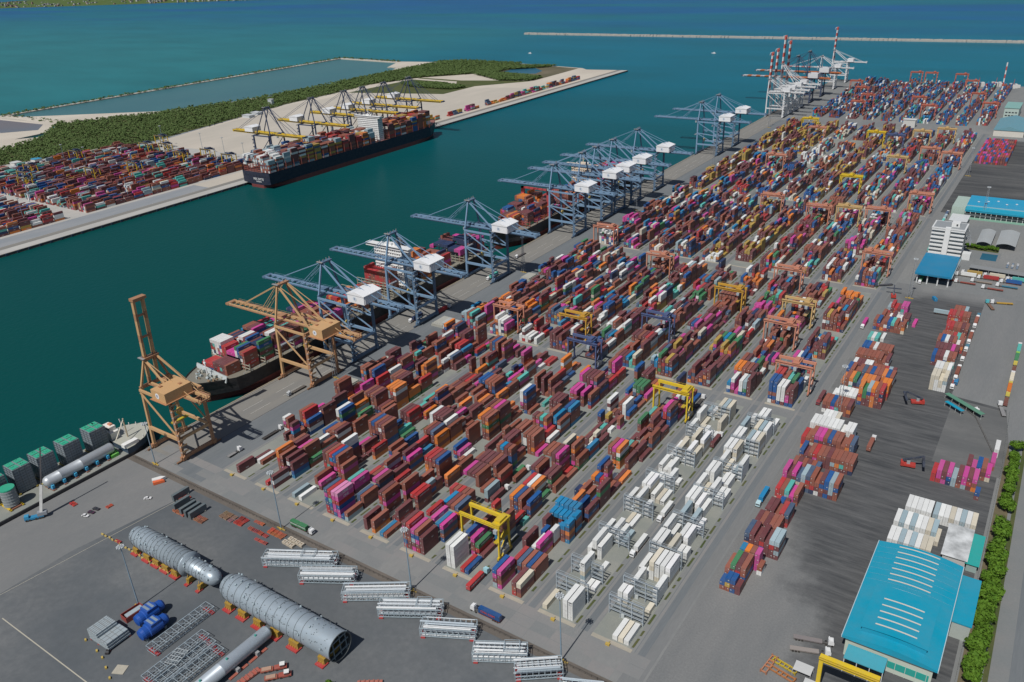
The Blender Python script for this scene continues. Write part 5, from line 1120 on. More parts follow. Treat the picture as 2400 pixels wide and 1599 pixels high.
for i, (w_, d_, z) in enumerate(((15, 11.5, 1.0), (14.8, 11.2, 2.4), (14.6, 11, 3.7), (7.8, 10.2, 4.9), (7.4, 10, 5.9))):
    b = MB(); b.box(0, w_, 0, d_, z, z+.9, (.32, .38, .41))
    for q in range(6): b.box(q*w_/6, q*w_/6+.14, .0, d_, z+.9, z+1.0, (.16, .18, .19))
    for q in range(4): b.box(0, w_, q*d_/4+.4, q*d_/4+.56, z+.9, z+1.02, (.20, .22, .23))
    b.build('panel', 'steel', root)
for q in ((0, 0), (14, 0), (0, 10.5), (14, 10.5)): b = MB(); b.box(q[0], q[0]+1, q[1], q[1]+1, 0, 1, (.35, .05, .05)); b.build('foot', 'steel', root)
GR = (.34, .42, .47)
def truss(x, y, rz, w, L, h, label, pipes=3, group='long lattice trusses on the project yard', c=GR, extra=False):
    root = empty('lattice_truss', (x, y, 0), rz, label, 'truss', group)
    for (px, pz) in ((0, .8), (w, .8), (0, h), (w, h)): b = MB(); b.box(px-.15, px+.15, 0, L, pz-.15, pz+.15, c); b.build('chord', 'steel', root)
    b = MB(); n = max(4, int(L/3.2))
    for i in range(n+1):
        t = i*L/n
        for (p, q) in (((0, t, .8), (0, t, h)), ((w, t, .8), (w, t, h)), ((0, t, h), (w, t, h)), ((0, t, .8), (w, t, .8))): b.beam(p, q, .16, .16, c)
        if i < n:
            t2 = t+L/n; a, b2 = (t, t2) if i % 2 else (t2, t)
            b.beam((0, a, .8), (0, b2, h), .12, .12, c); b.beam((w, a, .8), (w, b2, h), .12, .12, c); b.beam((0, a, h), (w, b2, h), .1, .1, tuple(v*.8 for v in c))
    b.build('bracing', 'steel', root)
    b = MB()
    for i in range(pipes):
        xx = w*(i+.7)/(pipes+.4); b.cyl((xx, .3, h*.55), (xx, L-.3, h*.55), .16+.1*(i % 2), 8, (.42, .47, .50))
    b.build('pipes', 'metal', root)
    for t in (1.5, L-1.5): b = MB(); b.box(-.5, w+.5, t-.8, t+.8, .02, .75, (.42, .03, .035)); b.build('support_block', 'steel', root)
truss(-303.6, 129.6, .16*-1*.0, 6.4, 33, 3.4, 'long lattice truss lying beside the blue vessels'); truss(-290, 118, 0, 5.6, 32, 3.2, 'lattice truss, left of the three side by side'); truss(-283, 117, 0, 4.6, 32, 3.0, 'lattice truss, middle of the three side by side', 4); truss(-277, 115, 0, 5.6, 33, 3.0, 'lattice truss, right of the three beside the slim vessel')
b = MB()
for i in range(5): b.box(-.1+i*1.5, .1+i*1.5, 0, 9, 0, .25, (.45, .5, .52))
for i in range(5): b.box(-.2, 6.2, i*2.1, i*2.1+.2, .25, .45, (.45, .5, .52))
tag(b.build('steel_grid', 'steel', None, (-287, 128, 3.5), .3), 'square steel grid lying across the middle truss', 'steel grid')
def pipe_rack(p, q, w, h, label, k=0):
    p = Vector(p); q = Vector(q); d = q-p; L = d.length; rz = math.atan2(d.y, d.x)
    root = empty('pipe_rack', (p.x, p.y, 0), rz, label, 'pipe rack', 'silver pipe racks in front of the road'); n = int(L/2.4)
    for yy in (0, w):
        b = MB()
        for z in (.9, h*.5, h): b.box(0, L, yy-.16, yy+.16, z-.16, z+.16, GR)
        for i in range(n+1):
            b.box(i*L/n-.12, i*L/n+.12, yy-.14, yy+.14, .9, h, GR)
            if i < n: b.beam((i*L/n, yy, .9 if i % 2 else h*.5), ((i+1)*L/n, yy, h*.5 if i % 2 else .9), .12, .12, GR)
        b.build('side_frame', 'steel', root)
    b = MB()
    for i in range(n+1):
        for z in (.9, h*.5, h): b.box(i*L/n-.12, i*L/n+.12, 0, w, z-.12, z+.12, GR)
    b.build('cross_members', 'steel', root)
    random.seed(k+40)
    b = MB()
    for z in (1.4, h*.5+.4, h+.35):
        y = .5
        while y < w-.3:
            r_ = random.choice((.16, .24, .38, .5)); a = random.uniform(-.6, L*.08); e = L+random.uniform(-L*.08, .6)
            if rnd() < .82: b.cyl((a, y, z+r_-.2), (e, y, z+r_-.2), r_, 8, random.choice(((.70, .74, .76), (.62, .67, .70), (.46, .53, .58), (.78, .80, .80))))
            y += r_*2+random.uniform(.15, .7)
    b.build('pipes', 'metal', root)
    if k in (0, 3, 5):
        b = MB(); t = L*(.62 if k == 0 else .7)
        for z in (h+1.2, h+2.2): b.box(t-3, t+4, 1, 1.2, z, z+.15, GR); b.box(t-3, t+4, w-1.2, w-1, z, z+.15, GR); b.box(t-3, t-2.8, 1, w-1, z, z+.15, GR); b.box(t+3.8, t+4, 1, w-1, z, z+.15, GR)
        for a, c_ in ((t-3, 1), (t+4, 1), (t-3, w-1), (t+4, w-1)): b.box(a-.1, a+.1, c_-.1, c_+.1, h, h+2.3, GR)
        b.cyl((t-2, 2, h+1), (t+3, 2, h+1), .35, 8, (.6, .65, .68)); b.cyl((t-2, w-2, h+1), (t+3, w-2, h+1), .3, 8, (.6, .65, .68)); b.build('valve_platform', 'steel', root)
    for t in (1.4, L-1.6): b = MB(); b.box(t-1, t+1, -.6, w+.6, .02, .8, (.42, .03, .035)); b.build('support_block', 'steel', root)
PR = [((-302.5, 196.8), (-268.5, 215.2)), ((-276.5, 197.8), (-251.5, 212)), ((-248.3, 199.9), (-220.5, 217.6)), ((-225.8, 201.2), (-199.3, 216.4)), ((-200.9, 202.3), (-177.8, 213.9)), ((-171.4, 203.0), (-150.2, 214.8)), ((-149.5, 204.3), (-132.8, 216.6)), ((-128.5, 205.5), (-112, 213))]
for i, (p, q) in enumerate(PR): pipe_rack(p, q, 7.4, 5.6, 'silver pipe rack on red blocks, %s from the left along the fence strip' % ORD[i], i)
# dark beams, red frames, concrete blocks, barriers
for i, (x, y, l) in enumerate(((-394.5, 207.5, 11), (-386.5, 202.5, 10.5), (-379.3, 201.7, 10.5), (-375.2, 201.8, 10.5), (-371.2, 201.9, 11))):
    root = empty('steel_box_beam', (x, y, 0), .0, 'dark grey upright box beam, %s from the left' % ORD[i], 'steel beam', 'dark box beams by the fence')
    b = MB(); b.box(0, 2.0, 0, l, .7, 4.6, (.10, .135, .15)); b.build('beam', 'steel', root); b = MB(); b.box(-.3, 2.3, 1, 1.8, 0, .7, (.3, .3, .28)); b.box(-.3, 2.3, l-1.8, l-1, 0, .7, (.3, .3, .28)); b.build('chock', 'steel', root)
root = empty('rescue_boat', (-423.5, 213.8, 0), -.55, 'white and orange covered boat near the fence corner', 'boat')
b = MB(); b.prism([(0, 0), (2.6, 0), (2.9, 5), (1.3, 8), (-.3, 5)], .5, 2.2, (.72, .72, .70)); b.build('hull', 'clean', root); b = MB(); b.prism([(2.7, .2), (5.2, .4), (4.8, 7), (2.8, 6)], .2, 1.8, (.68, .13, .04)); b.build('cover', 'clean', root)
random.seed(31)
def frames(cx, cy, w, d, n, lab, c0=(.40, .08, .05), ang=0):
    nx = max(1, int(math.sqrt(n*w/d))); ny = max(1, round(n/nx)); i = 0
    for a in range(nx):
        for b_ in range(ny):
            if i >= n: return
            x = cx-w/2+w*(a+.5)/nx; y = cy-d/2+d*(b_+.5)/ny; sw, sd = w/nx*.86, d/ny*.8; c = tuple(v*random.uniform(.75, 1.25) for v in c0); h = random.uniform(.5, 1.1)
            b = MB()
            for q in (-.5, 0, .5): b.box(-sw/2, sw/2, sd*q*.8-.12*sd, sd*q*.8+.12*sd, 0, h*.6, c)
            for q in (-.4, -.1, .2, .45): b.box(sw*q-.2, sw*q+.2, -sd/2, sd/2, h*.6, h, c)
            i += 1
            tag(b.build('steel_pallet', 'steel', None, (x, y, .02), ang+random.uniform(-.12, .12)), 'red oxide steel pallet %s' % (lab % ORD[i-1]), 'steel pallet', 'red steel pallets lying by the fence')
frames(-391, 213, 7, 6, 5, 'in the heap behind the box beams, %s of them'); frames(-381, 202.5, 11, 2.6, 3, 'in the orange row before the beams, %s from the left', (.52, .16, .08)); frames(-365, 205, 8, 5, 4, 'near the stacked box beams, %s of them', (.30, .12, .07))
frames(-353, 215, 11, 6, 6, 'in the brown pile beside the fence, %s of them', (.34, .17, .12)); frames(-343, 216, 7, 7, 5, 'in the crimson pile beside the fence, %s of them', (.42, .05, .04)); frames(-333, 220.4, 8, 2.2, 4, 'in the short orange row along the fence, %s of them', (.55, .13, .06))
frames(-327, 214.5, 16, 2.6, 4, 'in the long red strip before the fence, %s of them', (.42, .09, .07)); frames(-317, 219, 12, 4.5, 8, 'in the orange pile by the light pole, %s of them', (.55, .13, .06)); frames(-319.5, 210, 10, 2, 3, 'in the lone strip above the pipe rack, %s of them', (.46, .09, .07)); frames(-388.5, 168.6, 5, 2, 2, 'beside the yellow barrier line, %s of them', (.42, .04, .05)); frames(-444, 175, 5, 3, 4, 'at the quay edge beside the deck ship, %s of them', (.45, .05, .04)); frames(-423, 185, 3, 4, 2, 'behind the parked cars, %s of them', (.45, .09, .05))
for i in range(7):
    b = MB(); x = -307.5+(i % 4)*2.9-(i//4)*.9; y = 218.3-(i//4)*3.4-(i % 4)*.15
    b.box(0, 2.5, 0, 2.5, 0, 1.4, (.52, .46, .36)); b.box(.8, 1.7, .8, 1.7, 1.4, 1.42, (.20, .14, .09)); b.box(0, .5, -.01, 2.5, 0, .4, (.3, .25, .2)); tag(b.build('concrete_block', 'steel', None, (x, y, .02), .05), 'cream concrete block with a hole, %s of the seven above the first pipe rack' % ORD[i], 'concrete block', 'cream concrete blocks')
for i in range(20):
    t = i/19; b = MB(); b.box(-.95, .95, -.4, .4, 0, .35, (.42, .32, .10)); b.box(-.9, .9, -.2, .2, .35, .95, (.52, .40, .12)); tag(b.build('barrier_block', 'steel', None, (-402+t*60, 168-t*.6+random.uniform(-.3, .3), .02), random.uniform(-.2, .2)), 'yellow barrier block beside the ribbed vessels', 'barrier', 'yellow barrier blocks in a line')
for i, (x, y) in enumerate(((-335, 118), (-324, 117), (-318, 116), (-311, 113.5), (-304, 111), (-297, 110))): b = MB(); b.box(-.7, .7, -.4, .4, 0, .8, (.52, .38, .08)); tag(b.build('barrier_block', 'steel', None, (x, y, .02), -.4), 'yellow barrier block on the line before the panel stack', 'barrier', 'yellow barrier blocks before the panels')
frames(-326.4, 121.8, 3.6, 3.6, 3, 'left of the black car, %s of them', (.40, .12, .07), .5); b = MB(); b.box(0, 5.5, 0, 5, 0, .25, (.45, .42, .34)); tag(b.build('concrete_plate', 'steel', None, (-306, 113, .02), .45), 'pale square concrete pad left of the trusses', 'concrete pad')
for i, (x, y) in enumerate(((-244.5, 153.5), (-239.5, 151.5))):
    root = empty('tow_tractor', (x, y, 0), -.75, 'red tractor with white roof, %s below the largest vessel' % ['left', 'right'][i], 'tractor', 'red tractors'); b = MB(); b.box(-1.2, 1.2, 0, 5.5, .6, 1.5, (.36, .07, .05)); b.box(-1.2, 1.2, -6, -.4, .6, 1.3, (.34, .08, .05)); b.box(-1.0, 1.0, -5.4, -1.2, 1.3, 1.7, (.45, .28, .2)); b.build('body', 'steel', root)
    b = MB(); b.box(-1.0, 1.0, 2.6, 4.6, 1.5, 2.7, (.12, .05, .05)); b.box(-1.1, 1.1, 2.5, 4.7, 2.7, 2.9, (.72, .72, .70)); b.build('cab', 'clean', root); b = MB(); wheels(b, (1, 4.6, -2, -4), 1.1, .55); b.build('wheels', 'steel', root)
b = MB(); b.box(0, 3, 0, 11, .4, 1.1, (.40, .10, .07)); [b.box(0, 3, .8+i*2, 1.4+i*2, 1.1, 1.5, (.35, .12, .09)) for i in range(5)]; tag(b.build('flat_trailer', 'steel', None, (-252.8, 139, .02), -.12), 'red flat trailer beside the slim vessel', 'trailer'); b = MB(); b.box(0, 11, 0, 3, .4, 1.1, (.42, .14, .10)); [b.box(.8+i*2, 1.4+i*2, 0, 3, 1.1, 1.5, (.35, .12, .09)) for i in range(5)]; tag(b.build('flat_trailer', 'steel', None, (-206, 165.5, .02), .6), 'orange red flat trailer below the silver racks', 'trailer')
root = empty('mobile_crane', (-449.3, 157, 0), -.6, 'mobile crane with blue carrier and raised boom at the quay edge', 'mobile crane'); b = MB(); b.box(-1.5, 1.5, -7, 3, .8, 2, (.03, .22, .40)); b.box(-1.4, 1.4, -7, -4.6, 2, 3.4, (.04, .28, .48)); b.build('carrier', 'clean', root); b = MB(); b.box(-1.5, 1.5, 0, 5, 2, 4, (.25, .28, .32)); b.build('upper_body', 'steel', root)
b = MB(); b.beam((0, 2, 3.5), (-2.2, 6, 20), 1.3, 1.5, (.7, .7, .68)); b.beam((-2.2, 6, 20), (-5.2, 11, 42), .6, .7, (.07, .07, .08)); b.build('boom', 'steel', root); b = MB(); wheels(b, (-6, -4.4, -1, .8, 2.2), 1.4, .7); b.build('wheels', 'steel', root)
for i, (x, y, sx, sy, lab) in enumerate(((-424.5, 368, 12, 15, 'cream stack of hatch covers beside the second tan crane'), (-408, 453, 11, 16, 'cream stack of hatch covers behind the first blue crane'), (-420, 470, 13, 17, 'grey stack of hatch covers near the small quay buildings'), (-410, 605, 11, 14, 'grey stack of hatch covers behind the third blue crane'))):
    if i == 0: x, y = -411.5, 357
    if i == 1: x, y = -409.5, 404
    if i == 2: x, y = -418, 479
    root = empty('hatch_covers', (x, y, 0), 0, lab, 'hatch covers', 'hatch covers stacked on the quay')
    for q in range(3): b = MB(); b.box(q*.5, sx-q*.4, 0, sy, .1+q*.95, .85+q*.95, (.42, .42, .37)); [b.box(1+j*2.2, 1.7+j*2.2, 1, 2, .85+q*.95, .9+q*.95, (.25, .26, .24)) for j in range(4)]; b.build('hatch_cover', 'steel', root)
def shed(name, x0, x1, y0, y1, h, rh, roofc, wallc, label, cat='building', axis='x', parts=(), pitch=True):
    root = empty(name, (x0, y0, 0), 0, label, cat); w_, d_ = x1-x0, y1-y0
    b = MB(); b.box(0, w_, 0, d_, 0, h, wallc); b.build('wall', 'clean', root)
    b = MB(); o_ = .8
    if pitch:
        if axis == 'x': b.add([(-o_, -o_, h), (w_+o_, -o_, h), (w_+o_, d_+o_, h), (-o_, d_+o_, h), (-o_, d_/2, h+rh), (w_+o_, d_/2, h+rh)], [(0, 1, 5, 4), (3, 4, 5, 2), (0, 4, 3), (1, 2, 5)], roofc)
        else: b.add([(-o_, -o_, h), (w_+o_, -o_, h), (w_+o_, d_+o_, h), (-o_, d_+o_, h), (w_/2, -o_, h+rh), (w_/2, d_+o_, h+rh)], [(0, 4, 5, 3), (1, 2, 5, 4), (0, 1, 4), (2, 3, 5)], roofc)
    else: b.box(-o_, w_+o_, -o_, d_+o_, h+.02, h+rh, roofc)
    b.build('roof', 'roof', root); return root
def windows(root, n, x0, dx, y, z0, z1, w_=1.4, c=(.03, .04, .05)):
    for i in range(n): b = MB(); b.box(x0+i*dx, x0+i*dx+w_, y-.06, y-.005, z0, z1, c); b.build('window', 'clean', root)
r = shed('quay_office', -403, -388.5, 476.5, 486, 6.5, .8, (.42, .44, .43), (.60, .62, .62), 'white two storey quay office with a grey flat roof', pitch=False); windows(r, 6, 1, 2.3, 0, 3.8, 5.4, 1.5); windows(r, 3, 1, 4, 0, .6, 2.6, 2.2)
r = shed('quay_shed', -396, -383.5, 451, 457, 3.4, .9, (.30, .31, .28), (.60, .61, .60), 'small white shed with a dull gabled roof near the quay office', pitch=True); windows(r, 4, 1, 3, 0, 1.2, 2.6)
# reach stackers and spreaders
def stacker(x, y, rz, label):
    root = empty('reach_stacker', (x, y, 0), rz, label, 'reach stacker', 'reach stackers on the dark yard'); b = MB(); b.box(-2, 2, -4, 4, 1, 2.2, (.42, .04, .03)); b.box(-2, 2, -4, -2.4, 2.2, 3.2, (.42, .04, .03)); b.build('body', 'clean', root)
    b = MB(); wheels(b, (2.8,), 1.8, .9); wheels(b, (-3,), 1.6, .8); b.build('wheels', 'steel', root); b = MB(); b.box(-.8, .8, -.8, 1, 2.2, 4.2, (.3, .32, .33)); b.box(-.7, .7, .9, 1.02, 2.8, 3.9, (.03, .04, .05)); b.build('cab', 'clean', root)
    b = MB(); b.beam((0, -3, 4), (0, 7.5, 8.5), .8, 1.0, (.03, .045, .075)); b.beam((0, 7.5, 8.5), (0, 8, 5.5), .9, .9, (.03, .045, .075)); b.build('boom', 'steel', root); b = MB(); b.box(-6, 6, 7.2, 8.6, 5, 5.6, (.03, .045, .075)); b.build('spreader', 'steel', root)
stacker(-39, 457, -1.4, 'reach stacker nearer on the dark yard, right of the rust truck'); stacker(-47.5, 537, 1.9, 'reach stacker farther on the dark yard before the white stacks'); stacker(-98, 720, .2, 'reach stacker at the gate end of the main road')
def spreader_frame(x, y, rz, c, label):
    root = empty('container_spreader', (x, y, 0), rz, label, 'spreader', 'spreaders parked on the ground'); b = MB()
    for s in (-1, 1): b.box(s*1.1-.2, s*1.1+.2, -5.5, 5.5, .5, 1.2, c)
    for t in (-5.5, -2, 0, 2, 5.1): b.box(-1.3, 1.3, t, t+.4, .6, 1.3, c)
    b.build('frame', 'steel', root); b = MB()
    for s in (-1, 1):
        for t in (-5.6, 5.2): b.box(s*1.3-.25, s*1.3+.25, t, t+.5, 0, 1.6, tuple(v*.7 for v in c))
    b.build('corner_guide', 'steel', root)
spreader_frame(-60.5, 269.3, -.15, (.50, .20, .10), 'salmon spreader standing lengthwise left of the yellow one'); spreader_frame(-54.5, 272, H_*.87, (.55, .40, .02), 'yellow spreader on the ground at the bottom edge'); spreader_frame(-54, 267, H_*.87, (.45, .17, .05), 'orange spreader in front of the yellow one')
def tent(x0, x1, y0, y1, h, label, c=(.55, .56, .55)):
    root = empty('canopy_tent', (x0, y0, 0), 0, label, 'canopy', 'small grey canopies'); b = MB(); b.box(0, x1-x0, 0, y1-y0, h, h+.2, c); b.build('roof', 'roof', root)
    for a in (0, x1-x0): [(lambda bb: (bb.box(a-.12, a+.12, q-.12, q+.12, 0, h, (.4, .4, .4)), bb.build('post', 'steel', root)))(MB()) for q in (0, y1-y0)]
tent(-50.8, -43.4, 269.8, 275.4, 3, 'grey canopy beside the yellow spreader'); tent(-45, -38, 263.5, 268, 3, 'grey canopy at the bottom edge left of the yellow beam')
b = MB(); b.box(0, 23, 0, 2.4, 17, 19.2, BY); b.box(0, 23, -.9, 0, 18.9, 19.05, (.6, .4, .02))
for i in range(14): b.beam((i*23/13, -.9, 19), (i*23/13, -.9, 20.3), .1, .1, BY)
b.beam((0, -.9, 20.3), (23, -.9, 20.3), .1, .1, BY); b.box(0, 1.6, 0, 1.8, 0, 17, BY); b.box(21.4, 23, 0, 1.8, 0, 17, BY); root = empty('gantry_crane', (-40.5, 266, 0), -.0, 'bright yellow gantry crane cut by the bottom picture edge', 'gantry crane'); b.build('girder', 'steel', root)
# ------------------------------------------------------------------ blue warehouse
CY = (.003, .29, .43); CY2 = (.015, .30, .50); MINT = (.28, .42, .38)
root = empty('warehouse', (-36.8, 290.7, 0), 0, 'large warehouse with a bright blue roof and a raised roof lantern', 'warehouse')
b = MB(); b.box(1.5, 36, 1.5, 71, 0, 11.5, (.50, .56, .48)); b.build('wall', 'clean', root)
b = MB(); W_, D_ = 37.6, 73; n = 14
for i in range(n):
    a0, a1 = i/n, (i+1)/n; z = lambda t: 11.6+2.2*math.sin(t*PI)
    b.add([(a0*W_, 0, z(a0)), (a1*W_, 0, z(a1)), (a1*W_, D_, z(a1)), (a0*W_, D_, z(a0))], [(0, 1, 2, 3)], CY); b.add([(a0*W_, 0, 10.6), (a1*W_, 0, 10.6), (a1*W_, 0, z(a1)), (a0*W_, 0, z(a0))], [(0, 1, 2, 3)], CY)
b.box(-.3, 0, 0, D_, 10.6, 11.9, (.45, .58, .62)); b.box(W_, W_+.3, 0, D_, 10.6, 11.9, (.45, .58, .62)); roof_ = b.build('roof', 'roof', root)
b = MB(); b.box(6.5, 32, 5.5, 35.5, 12.4, 15.6, CY); [b.add([(6+q*2.2, 5, 15.6+.8*math.sin(q/12*PI)), (8.2+q*2.2, 5, 15.6+.8*math.sin((q+1)/12*PI)), (8.2+q*2.2, 36, 15.6+.8*math.sin((q+1)/12*PI)), (6+q*2.2, 36, 15.6+.8*math.sin(q/12*PI))], [(0, 1, 2, 3)], CY) for q in range(12)]; lant = b.build('roof_lantern', 'roof', roof_)
def arc(b, x0, x1, y, w_, zf, c):
    for q in range(10):
        xa, xb = x0+(x1-x0)*q/10, x0+(x1-x0)*(q+1)/10; b.add([(xa, y, zf(xa)), (xb, y, zf(xb)), (xb, y+w_, zf(xb)), (xa, y+w_, zf(xa))], [(0, 1, 2, 3)], c)
zr = lambda x: 11.68+2.2*math.sin(x/W_*PI)
for i in range(7): b = MB(); arc(b, 9.5, 27.5, 44+i*4.4, .8, lambda x: zr(x)+.05, (.58, .57, .50)); b.build('skylight', 'clean', roof_)
zl = lambda x: 15.67+.8*math.sin((x-6)/26.4*PI)
for i in range(5): b = MB(); arc(b, 11, 27.5, 9+i*4.4, .8, lambda x: zl(x)+.05, (.58, .57, .50)); b.build('skylight', 'clean', root)
b = MB(); arc(b, 8, 31, 36.6, .9, lambda x: zr(x)+.1, (.55, .60, .62)); arc(b, 8, 31, 38.6, .5, lambda x: zr(x)+.1, (.40, .50, .54)); b.build('gutter', 'clean', roof_)
b = MB()
for i in range(8): arc(b, .6, 36.8, 42+i*4.4, .10, lambda x: zr(x)+.04, (.20, .45, .58))
b.build('roof_seam', 'clean', roof_)
b = MB(); b.box(38, 46, 36, 70, 8.6, 9.2, CY); b.box(38.2, 45.6, 36.3, 69.5, 0, 8.5, (.4, .45, .42)); b.build('side_annex', 'roof', root)
b = MB(); b.box(3.2, 19, -9, -.2, 8.2, 8.6, (.06, .36, .45)); [b.box(3.3+q*5.1, 3.6+q*5.1, -8.8, -8.5, 0, 8.2, (.6, .62, .62)) for q in range(4)]; b.build('entrance_canopy', 'roof', root)
b = MB(); b.box(19, 35, 1.35, 1.49, 2.5, 6, (.02, .33, .28)); [b.box(22+q*4, 22.2+q*4, 1.25, 1.35, 0, 10, (.5, .54, .5)) for q in range(4)]; b.build('wall_panel', 'clean', root)
r = shed('service_building', -9.2, 1.0, 377, 403.5, 5.6, .3, (.52, .53, .52), (.5, .5, .48), 'small building with a stained pale flat roof behind the warehouse', pitch=False)
M['stain'] = ground('stained_roof', (.70, .72, .72), (.66, .68, .68), (.18, .19, .19), .10, .14, fine=.1, mid=.9)
for ch in bpy.data.objects:
    if ch.parent == r and ch.name.startswith('roof'): ch.data.materials[0] = M['stain']
r = shed('teal_annex', 1.6, 6.2, 377, 402, 4.6, .25, (.02, .36, .33), (.3, .4, .38), 'narrow building with a turquoise roof by the fence trees', pitch=False)
# gate canopy, office tower, big hall, sheds
root = empty('gate_canopy', (-90, 763, 0), 0, 'square blue gate canopy standing on white columns', 'canopy'); b = MB(); b.add([(0, 0, 10), (30, 0, 10), (29, 57, 11), (0, 57, 11)], [(0, 1, 2, 3)], (.005, .20, .37)); b.box(0, 30, -.4, 0, 8.6, 10.2, (.005, .18, .33)); b.box(30, 30.4, 0, 57, 9, 10.4, (.4, .55, .6)); b.build('roof', 'roof', root)
for i in range(4):
    for j in range(3): b = MB(); b.box(2+i*8.4, 3+i*8.4, 2+j*26, 3+j*26, 0, 9.9, (.6, .62, .62)); b.build('column', 'clean', root)
b = MB(); [b.box(5+i*8.4, 8+i*8.4, 20, 34, 0, 3, (.10, .14, .2)) for i in range(3)]; b.build('gate_booth', 'clean', root)
root = empty('office_tower', (-91, 846, 0), 0, 'white office tower with stepped balconies and a central white stair wall', 'office building')
b = MB(); b.box(1, 27, 1, 22, 0, 28, (.20, .25, .28)); b.build('wall', 'clean', root)
for i in range(7): b = MB(); z = 2.8+i*3.9; b.box(-.5, 11, -1.5+(.5 if i % 2 else 0), 22.5, z, z+1.5, (.72, .73, .72)); b.box(16, 28, -1.5, 22.5, z, z+1.5, (.72, .73, .72)); b.build('balcony', 'clean', root)
b = MB(); b.box(11.2, 15.8, -2.4, 1, 0, 30, (.74, .75, .74)); b.build('stair_wall', 'clean', root)
b = MB(); b.box(-.8, 28.4, -1.8, 23, 28, 29, (.66, .67, .66)); b.box(.5, 27, 0, 21.5, 29, 29.1, (.28, .30, .31)); b.box(15, 22, 6, 14, 29.1, 33, (.70, .71, .70)); b.box(19, 20.5, 5.9, 6, 30, 32, (.05, .06, .07)); b.build('roof', 'roof', root)
b = MB(); b.add([(28, 2, 26), (34, 2, 14), (34, 20, 14), (28, 20, 26)], [(0, 1, 2, 3), (3, 2, 1, 0)], (.70, .71, .71)); b.box(29, 36, 0, 9, 0, 6, (.66, .67, .66)); b.build('side_wing', 'clean', root)
root = empty('big_hall', (-91, 985, 0), 0, 'very long hall with a bright blue roof and pale green end wall', 'hall'); b = MB(); b.box(0, 13, 0, 46, 0, 12.4, (.38, .48, .42)); b.build('end_wall', 'clean', root)
b = MB(); b.box(13.2, 95, 3, 46, 0, 8, (.10, .12, .13)); [b.box(13.2+q*5, 13.8+q*5, 1, 3, 0, 8, (.5, .55, .52)) for q in range(16)]; b.box(13.2, 95, 0, 3, 0, 1.4, (.22, .42, .32)); b.build('wall', 'clean', root)
b = MB(); b.add([(13, 0, 10), (95, -2, 10), (95, 10, 12), (13, 10, 12)], [(0, 1, 2, 3)], CY); b.add([(13, 10, 13), (95, 10, 13), (95, 47, 14.5), (13, 47, 14.5)], [(0, 1, 2, 3)], CY2); b.box(13, 95, 9.8, 10, 11, 13, (.3, .45, .5)); b.box(13, 95, -2.2, -2, 9, 10.1, CY)
for i in range(8): b.box(22+i*9, 24+i*9, 22+(i % 3)*5, 23.5+(i % 3)*5, 14, 14.6, (.65, .70, .72))
b.build('roof', 'roof', root)
shed('small_office', -88, -72, 952, 978, 6, .3, (.60, .62, .62), (.6, .62, .62), 'low white office roof before the long blue hall', pitch=False); shed('small_office', -84, -66, 906, 925, 5, .3, (.62, .64, .64), (.6, .62, .62), 'low white annex behind the office tower', pitch=False)
def barrel(x0, x1, y0, y1, h, label):
    root = empty('curved_shed', (x0, y0, 0), 0, label, 'shed', 'curved grey sheds'); w_ = x1-x0; b = MB()
    for q in range(8):
        a0, a1 = q/8, (q+1)/8; z = lambda t: h+2*math.sin(t*PI); b.add([(a0*w_, 0, z(a0)), (a1*w_, 0, z(a1)), (a1*w_, y1-y0, z(a1)), (a0*w_, y1-y0, z(a0))], [(0, 1, 2, 3)], (.36, .38, .38))
    b.build('roof', 'roof', root)
    b = MB(); [b.box(a, a+.3, q, q+.3, 0, h, (.3, .3, .3)) for a in (0, w_-.3) for q in (0, (y1-y0)/2, y1-y0-.3)]; b.build('posts', 'steel', root)
barrel(-55, -42, 888, 935, 5, 'narrower curved grey shed left of its twin'); barrel(-38, -21, 890, 940, 5, 'wider curved grey shed right of its twin'); barrel(-4, 12, 850, 905, 5, 'curved grey shed at the right picture edge')
root = empty('carport', (-52, 817, 0), -.06, 'long low grey carport roof above the truck rows', 'carport'); b = MB(); b.box(0, 75, 0, 9, 3.2, 3.5, (.24, .25, .25)); b.build('roof', 'roof', root); b = MB(); [b.box(q*8, q*8+.3, .5, .8, 0, 3.2, (.4, .4, .4)) for q in range(10)]; b.build('posts', 'steel', root)
sheet('blue_court', rect(-47, -33.5, 854, 874), .06, 'pool'); sheet('court_pavement', rect(-58, -31, 850, 880), .04, 'slab2'); sheet('court_lawn', rect(-62, -34, 880, 892), .05, 'grass')
shed('far_warehouse', -98, -58, 1449, 1550, 9, 6, (.13, .30, .36), (.60, .58, .52), 'far warehouse with a dull blue gabled roof and cream end wall', axis='y'); r = shed('far_office', -99, -78, 1600, 1660, 17, .5, (.22, .42, .38), (.42, .52, .48), 'far green grey office block behind the gabled warehouse', pitch=False); windows(r, 4, 2, 4.6, 0, 4, 6, 3.2); windows(r, 4, 2, 4.6, 0, 9, 11, 3.2); shed('far_billboard_shed', -230, -212, 1470, 1482, 12, .4, (.6, .6, .58), (.55, .55, .52), 'far pale flat shed at the gap before the far yard', pitch=False)
root = empty('bus_shelter', (-31.5, 556, 0), -.67, 'long shelter with a green roof at the inner fence corner', 'shelter'); b = MB(); b.box(0, 30, -3.5, 0, 3.4, 3.7, (.10, .25, .17)); b.build('roof', 'roof', root); b = MB(); [b.box(q*6, q*6+.2, -3, -2.8, 0, 3.4, (.5, .52, .5)) for q in range(6)]; b.build('posts', 'steel', root)
